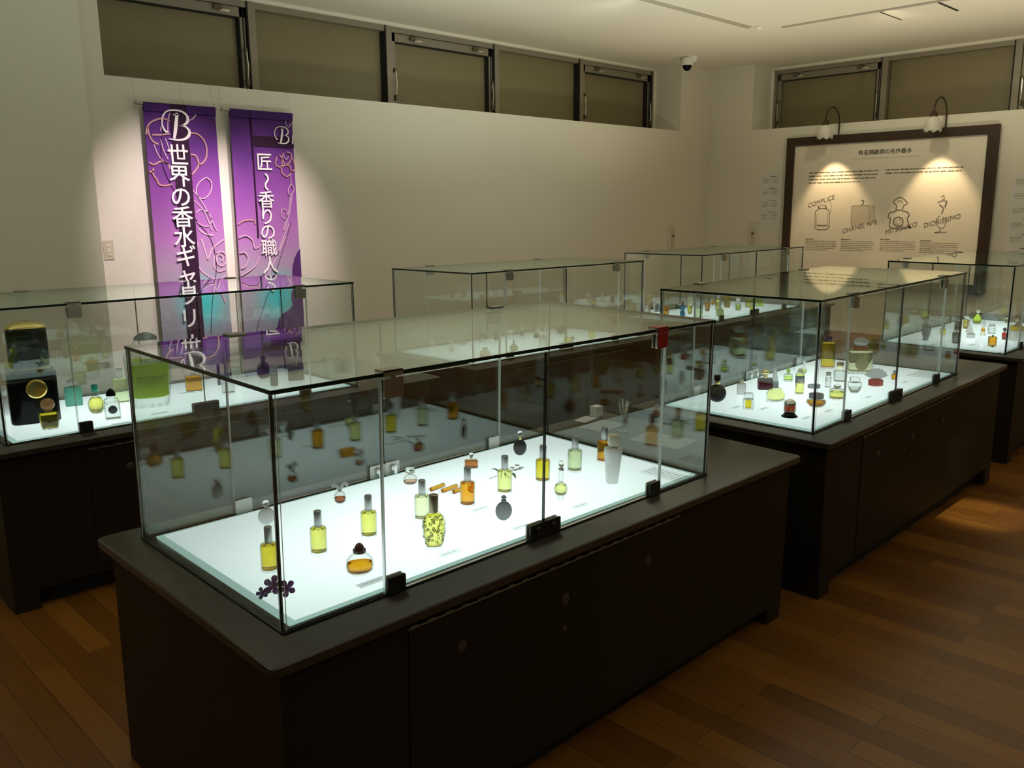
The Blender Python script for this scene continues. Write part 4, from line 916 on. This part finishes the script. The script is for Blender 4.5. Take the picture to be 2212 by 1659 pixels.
perf(2, 'lime_stopper_bottle', 'small square bottle with bright lime perfume and green bud stopper', 1702, 825, 791, 18, .48, 'box', n=7, liq='brightlime', lvl=.7, base=.2, cap=[('stopper', 'bud', .48, .5, 2, 'frost_green')])
def gs(t, H, hw, hb):
    m = MB(); loft(m, [(.52, 1.02), (.80, 1.02)], hb, hw, hw*.8, 3, cap0=False, cap1=False); m.build('label_band', 'black_smoke', t)
    text('GS', hb*.20, (0, -hw*.84, hb*.62), t, 'pale_gold', 'lettering', 0, 0, .0003)
perf(2, 'black_band_bottle', 'tall yellow bottle with black lettered band in the second case', 1726, 853, 794, 19, .84, 'cyl', n=3, dr=.8, liq='yellow', lvl=.93, base=.05, extra=gs, cap=[('cap', 'dome', .16, .6, 2, 'pale_gold')])
perf(2, 'tiny_lime_bottle', 'tiny clear bottle with lime perfume behind the black band bottle', 1736, 807, 778, 13, .55, 'pear', liq='brightlime', lvl=.5, cap=[('cap', 'cyl2', .4, .5, 2, 'white_cap')])
def dome(t, H, hw, hb):
    m = MB(); loft(m, [(0, .72), (1, .70)], H*.34, hw, hw, 2, H*.30); m.build('perfume', 'solid_red', t)
pmat('solid_red', (.50, .05, .015), .15, trans=.6)
perf(2, 'dome_flacon', 'black based dome flacon with red perfume band near the front corner', 1705, 903, 861, 35, .30, 'bell', glass='black_gloss', extra=dome, cap=[('glass_band', 'cyl2', .38, .74, 2, 'clear_glass'), ('dome_top', 'dome', .32, .74, 2, 'chrome')])
perf(2, 'flower_bowl_flacon', 'amber flower shaped bowl flacon with flat grey stopper', 1762, 883, 849, 42, .52, 'bowl', wob=.07, dr=.9, liq='amber', lvl=.85, base=.15, cap=[('neck', 'cyl2', .12, .3, 2, 'clear_glass'), ('stopper', 'ring', .34, .74, 2, 'frost_grey')])
perf(2, 'grey_stopper_disc', 'grey glass disc stopper lying on the panel of the second case', 1758, 840, 829, 27, .9, 'ring', dr=.6, glass='frost_grey', cat='glass stopper')
perf(2, 'round_flat_flacon', 'round flat flacon with yellow perfume and clear knob stopper', 1807, 865, 829, 32, .66, 'ring', n=2.5, liq='yellow', lvl=.72, base=.15, cap=[('stopper', 'ballcap', .34, .5, 2, 'solid_glass')])
perf(2, 'large_amber_bottle', 'large amber rectangular bottle with dark stopper at the back of the second case', 1787, 796, 724, 29, .80, 'box', n=6, dr=.6, liq='gold', lvl=.96, base=.05, cap=[('stopper', 'cyl2', .18, .45, 2, 'purple_dark')])
perf(2, 'gold_cap_bottle', 'clear bottle with pale gold cap beside the large amber bottle', 1813, 826, 782, 24, .66, 'shoulder', n=4, liq='water', lvl=.8, base=.05, cap=[('cap', 'cyl2', .34, .6, 2, 'pale_gold')])
perf(2, 'clear_cylinder_bottle', 'small clear cylinder bottle left of the gold capped bottle', 1788, 838, 804, 13, .8, 'cyl', liq='water', lvl=.8, base=.05, cap=[('cap', 'cyl2', .2, .8, 2, 'silver')])
def oval_label(t, H, hw, hb):
    m = MB(); m.rings([[(hw*.52*math.cos(2*PI*i/24), -hw*.64+y, hb*.47+hb*.30*math.sin(2*PI*i/24)) for i in range(24)] for y in (-.004, .002)], smooth=False); m.build('oval_label', 'frost_olive', t)
perf(2, 'ribbon_factice', 'large square pale yellow factice with rust ribbon and round glass stopper', 1856, 808, 730, 52, .66, 'box', n=5, dr=.6, liq='pale', lvl=.92, base=.10, extra=oval_label, cap=[('ribbon', 'ring', .09, .56, 2, 'rust_ribbon', .8), ('stopper', 'knob', .26, .62, 2.5, 'frost_clear', .7)])
perf(2, 'angular_clear_flacon', 'low angular clear flacon in front of the ribboned factice', 1845, 851, 811, 30, .62, 'bowl', n=3.5, dr=.6, liq='water', lvl=.6, cap=[('stopper', 'ring', .3, .75, 4, 'solid_glass', .5)])
def shell(t, H, hw, hb):
    m = MB(); R = []
    for k in range(15):
        a = -1.2+2.4*k/14; r = H*.62*(1+.05*math.cos(k*PI)); R.append((r*math.sin(a), hb+r*math.cos(a)*.95))
    m.prism([(hw*.2, hb-.002), (-hw*.2, hb-.002)]+R, -.005, .005); m.build('shell_stopper', 'frost_clear', t)
perf(2, 'shell_stopper_flacon', 'low red flacon with pale shell shaped stopper in the second case', 1891, 835, 794, 31, .36, 'ring', dr=.7, glass='frost_red', extra=shell)
perf(2, 'tiny_orange_bottle', 'tiny orange bottle with grey cap near the right end pane of the second case', 1931, 821, 799, 11, .6, 'box', n=6, liq='orange', lvl=.85, cap=[('cap', 'cyl2', .34, .6, 2, 'grey_cap')])
plate_label(2, 2003, 809, .20, .13, 'grey and white booklet lying by the right end pane of the second case', 0, 'sheet_lit', 'booklet', 'booklet', lines=4, h=.004)
for px, py, lab in ((1742, 903, 'label plate in front of the dome flacon'), (1790, 888, 'label plate in front of the flower bowl flacon'), (1590, 880, 'label plate in front of the cube stopper bottle'), (1876, 858, 'label plate in front of the angular clear flacon'), (1955, 826, 'label plate beside the tiny orange bottle'), (1650, 883, 'label plate in front of the fan flacon')):
    plate_label(2, px, py, .06, .02, 'small pale '+lab, 0)

# --- case 3
perf(3, 'grey_goblet_flacon', 'grey blue goblet shaped flacon with white stopper at the left of the right-hand case', 1999, 736, 689, 20, .70, 'goblet', glass='frost_grey', cap=[('stopper', 'cyl2', .28, .5, 2, 'white_cap')])
perf(3, 'green_cap_vial', 'small yellow bottle with green cap beside the grey goblet flacon', 2036, 724, 700, 11, .6, 'box', n=5, liq='gold', lvl=.95, base=.03, cap=[('collar', 'cyl2', .2, .5, 2, 'beige_cap'), ('cap', 'dome', .2, .6, 2, 'green_cap')])
perf(3, 'maroon_tall_bottle', 'dark maroon bottle with pale stopper in the front middle of the right-hand case', 2064, 742, 710, 14, .76, 'box', n=6, glass='purple_dark', cap=[('stopper', 'bud', .24, .5, 2, 'white_cap')])
perf(3, 'dark_column_bottle', 'dark column bottle with grey round top behind the maroon bottle', 2068, 715, 687, 13, .74, 'cyl', glass='purple_dark', cap=[('stopper', 'ballcap', .28, .9, 2, 'grey_cap')])
perf(3, 'white_ball_bottle', 'yellow bottle with white ball stopper in the right-hand case', 2085.5, 711, 681, 13.5, .68, 'flare', liq='gold', lvl=.97, base=.03, cap=[('stopper', 'ballcap', .32, .8, 2, 'white_cap')])
perf(3, 'white_pyramid_bottle', 'white pyramid bottle in the middle of the right-hand case', 2094, 719, 699, 15, .95, 'pyramid', n=5, glass='frost_white')
perf(3, 'white_low_jar', 'low white jar in front of the white pyramid bottle', 2096, 732, 719, 18, .9, 'ring', glass='frost_white')
perf(3, 'lime_pear_bottle', 'large pale lime pear bottle with white stopper at the back of the right-hand case', 2110, 701, 668, 19, .74, 'pear', liq='brightlime', lvl=.92, base=.05, dr=.7, cap=[('stopper', 'ballcap', .26, .45, 2, 'white_cap')])
perf(3, 'orange_band_bottle', 'small bottle with orange band and clear pointed cap', 2122.5, 725, 689, 11, .52, 'bell', liq='orange', lvl=.95, base=.5, glass='amber_tint_glass', cap=[('cap', 'dome', .46, .8, 2, 'frost_white')])
perf(3, 'tall_white_bottle', 'tall clear square bottle behind the orange cube flacon', 2141, 722, 700, 14, .8, 'box', n=6, liq='water', lvl=.7, cap=[('cap', 'cube', .2, .8, 6, 'frost_clear')])
def leafbase(t, H, hw, hb):
    for k in range(3):
        m = MB(); a = k*2.1+.4; leaf(m, Vector((0, 0, .004)), Vector((math.cos(a)*hw*1.5, math.sin(a)*hw*1.5, .002)), hw*.5); m.build('leaf', 'lime_solid', t)
perf(3, 'orange_cube_flacon', 'orange cube flacon on green leaves, front right of the right-hand case', 2142, 751, 723, 16, .86, 'box', n=7, liq='orange', lvl=.95, base=.2, dr=.8, extra=leafbase, cap=[('stopper', 'bud', .14, .3, 2, 'lime_solid')])
perf(3, 'red_heart_bottle', 'small red bottle with dark cap by the right corner of the right-hand case', 2168, 735, 706, 10, .62, 'oval', liq='red', lvl=.9, base=.05, cap=[('cap', 'knob', .34, .8, 2, 'maroon')])
perf(3, 'dark_top_bottle', 'pale yellow bottle with thin dark top at the back right corner of the right-hand case', 2175, 699, 680, 11, .72, 'round', liq='pale', lvl=.85, cap=[('cap', 'cone', .28, .2, 2, 'purple_dark')])
perf(3, 'yellow_ring_factice', 'large white factice with wide yellow ring and tall golden stopper at right edge', 2195, 737, 672, 30, .36, 'box', n=4, dr=.9, glass='frost_white', cap=[('ring', 'ring', .14, .98, 2.4, 'yellow_solid'), ('neck', 'cyl2', .08, .40, 2, 'beige_cap'), ('stopper', 'bud', .42, .5, 2, 'bronze')])
for px, py, lab in ((2075, 757, 'in front of the maroon bottle'), (2100, 745, 'in front of the low white jar'), (2160, 762, 'in front of the orange cube flacon'), (2015, 745, 'in front of the grey goblet flacon')):
    plate_label(3, px, py, .06, .03, 'small white label plate '+lab, 0)

# --- case 4
perf(4, 'snowman_flacon', 'white frosted flacon of two stacked balls at the left edge', 13, 900, 833, 38, .66, 'ball', dr=.6, glass='frost_white', cap=[('stopper', 'ballcap', .34, .62, 2, 'frost_white', .7)])
def medal(t, H, hw, hb):
    m = MB(); r = hw*.43
    m.rings([[(hw*.12+rr*math.cos(2*PI*i/28), y, hb*.66+rr*math.sin(2*PI*i/28)) for i in range(28)] for y, rr in ((-hw*.70, r), (-hw*.80, r), (-hw*.83, r*.86), (-hw*.80, r*.82))], smooth=False); m.build('medallion', 'gold', t)
    m = MB(); loft(m, [(0, 1.005), (1, 1.005)], .008, hw*.97, hw*.97*.75, 6, hb-.012); m.build('gold_line', 'gold', t)
perf(4, 'black_factice', 'giant black factice with gold dome lid and gold medallion', 79, 914, 690, 96, .52, 'box', n=6, dr=.75, glass='black_gloss', extra=medal, cap=[('collar', 'cyl2', .03, .80, 4, 'gold', .8), ('lid', 'cyl2', .37, .82, 4, 'black_gloss', .8), ('lid_dome', 'dome', .07, .82, 4, 'gold', .8)])
def cup(t, H, hw, hb):
    m = MB(); z = hb*.42; m.box(-.006, -hw*.80, z, .006, -hw*.765, z+.002); m.prism([(-.006, z+.012), (-.004, z+.006), (0, z), (.004, z+.006), (.006, z+.012), (0, z+.006)], -hw*.82, -hw*.77); m.build('emblem', 'ink_dark', t)
perf(4, 'peach_stopper_bottle', 'square yellow bottle with round peach stopper in front of the black factice', 109, 929, 860, 40, .56, 'flare', n=6, dr=.75, liq='gold', lvl=.88, base=.08, extra=cup, cap=[('stopper', 'ballcap', .44, .72, 2, 'frost_peach')])
perf(4, 'turquoise_bottle', 'turquoise frosted bottle with clear knob behind the left glass joint', 161, 877, 818, 34, .70, 'box', n=5, dr=.6, glass='frost_turquoise', cap=[('stopper', 'knob', .30, .62, 2, 'frost_clear')])
perf(4, 'green_cap_bottle', 'ribbed yellow bottle with green cap between turquoise and medallion label bottles', 210, 896, 828, 33, .60, 'round', wob=.03, liq='yellow', lvl=.86, base=.06, cap=[('neck', 'cyl2', .12, .36, 2, 'clear_glass'), ('cap', 'cyl2', .24, .42, 2, 'green_cap')])
def disc_label(t, H, hw, hb):
    m = MB(); r = hw*.56
    m.rings([[(rr*math.cos(2*PI*i/24), y, hb*.46+rr*math.sin(2*PI*i/24)) for i in range(24)] for y, rr in ((-hw*.88, r), (-hw*1.03, r), (-hw*1.04, r*.9))], smooth=False); m.build('round_label', 'grey_smoke', t)
perf(4, 'round_label_bottle', 'clear bottle with black cap and round grey label beside the green capped one', 245, 908, 836, 32, .74, 'shoulder', n=5, dr=.9, liq='water', lvl=.72, base=.05, extra=disc_label, cap=[('cap', 'dome', .22, .62, 2, 'black_gloss')])
perf(4, 'tall_square_bottle', 'tall clear square bottle with white cap left of the green flacon', 264, 872, 794, 32, .72, 'box', n=8, dr=.6, liq='palegreen', lvl=.97, base=.05, cap=[('cap', 'cube', .26, .42, 8, 'white_cap')])
def insense(t, H, hw, hb):
    text('INSENSE', hw*.27, (hw*.12, -hw*.63, H*.655), t, 'ink_dark', 'lettering', 0, 0, .0009)
    m = MB(); loft(m, [(0, .93), (.04, 1), (.96, 1), (1, .95)], H*.27, hw*.66, .014, 7, H*.16); o = m.build('label_block', 'frost_green', t); o.location = (hw*.1, -hw*.40, 0)
    m = MB(); loft(m, PROF['dome'], H*.10, hw*.50, hw*.4, 2, H*.93); m.build('stopper', 'frost_grey', t)
PROF['insense'] = [(0, .72), (.02, .76), (.12, .82), (.4, .94), (.7, 1), (.78, .99), (.86, .85), (.93, .62), (1, .48)]
perf(4, 'green_factice', 'giant bright green flacon with grey dome stopper under the banners', 328, 881, 722, 96, .93, 'insense', n=3, dr=.6, liq='green', lvl=.70, base=.14, extra=insense)
perf(4, 'amber_rectangle_bottle', 'flat amber rectangular bottle right of the green flacon', 420, 848, 806, 36, .9, 'box', n=7, dr=.5, liq='amber', lvl=.92, base=.08, cap=[('cap', 'cube', .1, .3, 6, 'frost_clear')])
perf(4, 'silver_neck_bottle', 'clear bottle with thin silver stopper beyond the front left glass corner', 494, 852, 788, 26, .52, 'shoulder', n=5, dr=.8, liq='water', lvl=.7, cap=[('neck', 'cyl2', .2, .34, 2, 'silver'), ('stopper', 'cyl2', .28, .18, 2, 'silver')])
perf(4, 'tall_dark_vial', 'thin dark vial left of the silver necked bottle', 474, 832, 787, 7, .7, 'cyl', glass='grey_smoke', cap=[('cap', 'cyl2', .3, .9, 2, 'black_gloss')])
perf(4, 'round_dark_flacon', 'round dark purple flacon with flared stopper seen under the right banner', 571, 818, 770, 30, .76, 'round', glass='purple_dark', dr=.7, cap=[('stopper', 'bowl', .24, .4, 2, 'purple_dark')])
perf(4, 'grey_cylinder_bottle', 'grey cylinder bottle with lighter cap beside the round dark flacon', 593, 834, 791, 17, .62, 'cyl2', glass='grey_smoke', cap=[('cap', 'cyl2', .38, 1.0, 2, 'grey_cap')])
perf(4, 'dark_square_bottle', 'dark square bottle with pale top right of the grey cylinder', 640, 822, 783, 34, .78, 'box', n=6, dr=.6, glass='grey_smoke', cap=[('stopper', 'ballcap', .22, .5, 2, 'olive_cap')])


perf(4, 'pale_stopper_bottle', 'dark square bottle with pale stopper near the right end of the left case', 735, 806, 768, 28, .72, 'box', n=6, dr=.6, glass='grey_smoke', cap=[('stopper', 'knob', .28, .6, 2, 'frost_white')])  # bottle of dark smoky glass
perf(4, 'white_disc_flacon', 'white frosted disc flacon beside the dark bottle at the right end of the left case', 704, 786, 764, 15, .85, 'ball', dr=.5, glass='frost_white', cap=[('stopper', 'ballcap', .15, .3, 2, 'solid_glass')])
for px, py, lab in ((128, 944, 'in front of the peach stoppered bottle'), (262, 914, 'in front of the round label bottle'), (345, 893, 'in front of the green flacon'), (404, 848, 'beside the amber rectangular bottle')):
    plate_label(4, px, py, .075, .022, 'small white label plate '+lab, 0)

# --- case 5
perf(5, 'white_knob_flask', 'small round flask with white ball stopper at the left end of the middle case', 975.5, 760, 733, 13, .45, 'round', liq='lime', lvl=.6, cap=[('stopper', 'ballcap', .52, .65, 2, 'frost_white')])
perf(5, 'crystal_bird_flacon', 'clear sculpted flacon beside the small white knobbed flask', 998, 746, 733, 22, .55, 'bowl', wob=.12, dr=.6, glass='frost_clear', cap=[('stopper', 'bow', .45, .6, 2, 'frost_clear', .4)])
perf(5, 'red_round_flacon', 'round rosy brown flacon with dark top, front left of the middle case', 1048, 776, 750, 25, .82, 'round', liq='pink', lvl=.8, base=.05, cap=[('cap', 'ring', .14, .45, 2, 'grey_smoke')])
perf(5, 'white_fan_flacon', 'white rounded flacon behind the rosy brown one', 1041, 744, 727, 13, .8, 'ball', dr=.5, glass='frost_white', cap=[('stopper', 'bud', .18, .3, 2, 'frost_white')])
perf(5, 'dark_bow_bottle', 'dark bottle with chrome top at the back of the middle case', 1044, 733, 714, 17, .6, 'box', n=4, dr=.6, glass='grey_smoke', cap=[('stopper', 'ballcap', .36, .4, 2, 'chrome')])
perf(5, 'crystal_low_jar', 'low cut crystal jar beside the dark chrome topped bottle', 1060, 732, 716, 17, .7, 'ring', wob=.06, glass='frost_clear', cap=[('lid', 'ring', .25, .7, 2, 'frost_clear')])
perf(5, 'smoky_block_bottle', 'smoky grey block bottle at the back of the middle case', 1073, 735, 709, 12, .7, 'box', n=6, glass='grey_smoke', cap=[('cap', 'cube', .3, .6, 5, 'grey_cap')])
perf(5, 'white_figure_flacon', 'white sculpted flacon with notched top in the middle case', 1103, 735, 711, 15, .5, 'tallv', dr=.6, glass='frost_white', cap=[('stopper', 'bow', .5, .9, 2, 'frost_white', .5)])
perf(5, 'orange_bowl_flacon', 'orange bowl flacon with dark finial at the front of the middle case', 1110, 760, 733, 21, .42, 'bowl', liq='pink', lvl=.9, base=.05, glass='amber_tint_glass', cap=[('lid', 'dome', .26, .7, 2, 'frost_white'), ('finial', 'bud', .3, .25, 2, 'grey_smoke')])
perf(5, 'small_dark_flask', 'small dark flask with light ball stopper by the back doors of the middle case', 1128, 726, 706, 9, .62, 'round', glass='grey_smoke', cap=[('stopper', 'ballcap', .38, .6, 2, 'frost_white')])
perf(5, 'black_ball_flacon', 'black ball flacon with chrome top in the middle case', 1159, 732, 715, 15, .75, 'ball', glass='black_smoke', cap=[('stopper', 'ballcap', .25, .4, 2, 'chrome')])
perf(5, 'white_block_bottle', 'tall creamy white block bottle in the centre of the middle case', 1174, 749, 722, 19, .85, 'box', n=8, dr=.6, glass='frost_white', cap=[('cap', 'cube', .15, .4, 5, 'white_cap')])
perf(5, 'white_cross_flacon', 'white stepped flacon at the back of the middle case', 1181, 719, 697, 14, .45, 'box', n=6, glass='frost_white', cap=[('shoulder', 'cube', .2, .8, 5, 'frost_white'), ('stopper', 'cube', .35, .5, 5, 'frost_white')])
perf(5, 'large_dark_flacon', 'large dark round flacon with bright rim at the back of the middle case', 1212, 722, 694, 22, .8, 'round', glass='black_smoke', cap=[('stopper', 'ring', .2, .4, 2, 'pale_gold')])
perf(5, 'lime_white_bottle', 'small white and lime bottle left of the yellow flat bottle', 1222, 739, 715, 10, .5, 'box', n=4, liq='brightlime', lvl=.9, cap=[('cap', 'bud', .5, .9, 2, 'frost_white')])
perf(5, 'yellow_flat_bottle', 'squat yellow bottle near the right part of the middle case', 1228, 742, 728, 13, .85, 'ring', n=3, liq='gold', lvl=.95, base=.04, cap=[('cap', 'cyl2', .15, .5, 2, 'yellow_solid')])
perf(5, 'grey_ball_flacon', 'grey ball flacon behind the squat yellow bottle', 1237, 736, 725, 10, .9, 'ball', glass='grey_smoke', cap=[('stopper', 'ballcap', .1, .3, 2, 'grey_cap')])
perf(5, 'tall_yellow_bottle', 'tall yellow rectangular bottle at the right end of the middle case', 1278, 731, 705, 14, .95, 'box', n=7, dr=.6, liq='yellow', lvl=.97, base=.04, cap=[('cap', 'cube', .05, .4, 5, 'yellow_solid')])

# --- case 6
perf(6, 'rosy_round_flacon', 'rosy beige round flacon at the left end of the farthest case', 1411, 673, 645, 12, .85, 'round', liq='pink', lvl=.9, cap=[('stopper', 'ring', .15, .5, 2, 'white_cap')])
perf(6, 'grey_egg_flacon', 'grey egg shaped flacon beside the rosy beige one', 1420, 675, 654, 10, .9, 'ball', glass='frost_grey', cap=[('stopper', 'knob', .1, .3, 2, 'grey_cap')])
perf(6, 'orange_clear_cap_bottle', 'orange bottle with long clear cap in the farthest case', 1438.5, 679, 642, 12, .52, 'box', n=5, liq='orange', lvl=.97, base=.03, cap=[('cap', 'cone', .48, .7, 4, 'frost_clear')])
perf(6, 'teal_cut_flacon', 'small teal cut glass flacon left of the blue bottle', 1464, 668, 657, 12, .8, 'ring', wob=.06, glass='smoke_glass', liq='deepgreen', lvl=.6, cap=[('lid', 'dome', .2, .5, 2, 'grey_smoke')])
PROF['waist'] = [(0, .8), (.05, .95), (.25, 1), (.42, .9), (.48, .7), (.55, .7), (.62, .95), (.85, 1), (.95, .8), (1, .5)]
perf(6, 'blue_waist_bottle', 'bright blue waisted bottle with red top in the farthest case', 1474, 686, 650, 11.5, .78, 'waist', glass='blue_solid', cap=[('cap', 'cyl2', .12, .5, 2, 'red_cap'), ('finial', 'ballcap', .1, .3, 2, 'red_cap')])
perf(6, 'beige_cap_bottle', 'narrow yellow bottle with tall beige cap right of the blue bottle', 1490, 679, 641, 10.5, .50, 'flare', n=4, liq='gold', lvl=.98, base=.03, cap=[('cap', 'cyl2', .50, 1.0, 5, 'beige_cap')])
perf(6, 'tower_bottle', 'tall clear three tier bottle with pale green base in the farthest case', 1509.5, 687, 637, 15, .42, 'box', n=6, liq='palegreen', lvl=.95, base=.05, cap=[('tier', 'cube', .30, 1.0, 6, 'frost_clear'), ('lid', 'cube', .28, .95, 6, 'clear_glass')])
perf(6, 'orange_tumbler_bottle', 'orange pink tumbler bottle beside the tall three tier bottle', 1528, 673, 651, 12, .8, 'flare', liq='orange', lvl=.9, base=.04, cap=[('cap', 'ring', .2, .8, 2, 'frost_peach')])
perf(6, 'amber_jar', 'small amber jar at the back beside the orange tumbler bottle', 1540, 659, 647, 9, .7, 'round', liq='amber', lvl=.9, cap=[('lid', 'ring', .3, .7, 2, 'frost_peach')])
perf(6, 'lime_ball_flacon', 'pale lime ball flacon with clear sculpted stopper in the farthest case', 1555, 686, 652, 17, .62, 'round', glass='frost_lime', cap=[('stopper', 'bow', .38, .5, 2, 'frost_clear')])
perf(6, 'olive_tall_bottle', 'tall olive yellow bottle behind the pale lime ball flacon', 1551, 671, 638, 13, .8, 'shoulder', liq='olive', lvl=.9, base=.04, cap=[('cap', 'knob', .2, .5, 2, 'frost_clear')])
perf(6, 'amber_flare_bottle', 'tall golden amber flared bottle in the centre of the farthest case', 1570, 666, 628, 16, .72, 'flare', n=3, liq='gold', lvl=.98, base=.05, cap=[('stopper', 'bow', .28, .5, 2, 'frost_clear', .5)])
perf(6, 'dove_stopper_flacon', 'small lime flacon with white dove shaped stopper in the farthest case', 1594, 673, 641, 15, .50, 'flare', liq='brightlime', lvl=.85, base=.15, thick=.7, cap=[('stopper', 'bow', .45, .75, 2, 'frost_white', .5)])
perf(6, 'olive_block_bottle', 'wide olive block bottle left of the lime slab bottle', 1619, 665, 641, 18, .85, 'box', n=7, dr=.5, liq='olive', lvl=.9, base=.06, cap=[('cap', 'cube', .15, .3, 5, 'olive_cap')])
perf(6, 'lime_slab_bottle', 'large lime framed slab bottle at the right part of the farthest case', 1640, 664, 634, 18, .92, 'box', n=8, dr=.45, liq='brightlime', lvl=.95, base=.08, thick=.8, cap=[('cap', 'cube', .06, .3, 5, 'lime_solid')])
perf(6, 'tiny_lime_vial', 'tiny lime vial in front of the olive block bottle', 1624, 673, 655, 8, .7, 'box', n=4, liq='brightlime', lvl=.9, cap=[('cap', 'cyl2', .3, .5, 2, 'white_cap')])
perf(6, 'white_low_bottle', 'low white angular bottle in front of the grey egg flacon', 1409, 677, 663, 9, .6, 'box', n=6, glass='frost_white', cap=[('cap', 'cube', .35, .4, 6, 'black_smoke')])
for px, py, lab in ((1455, 671, 'left of the blue waisted bottle'), (1525, 683, 'in front of the orange tumbler bottle'), (1570, 682, 'right of the pale lime ball flacon'), (1610, 678, 'in front of the dove stopper flacon'), (1655, 669, 'in front of the lime slab bottle'), (1540, 690, 'at the front edge of the farthest case')):
    plate_label(6, px, py, .085, .022, 'small white label plate '+lab, 0)
bpy.context.view_layer.update()
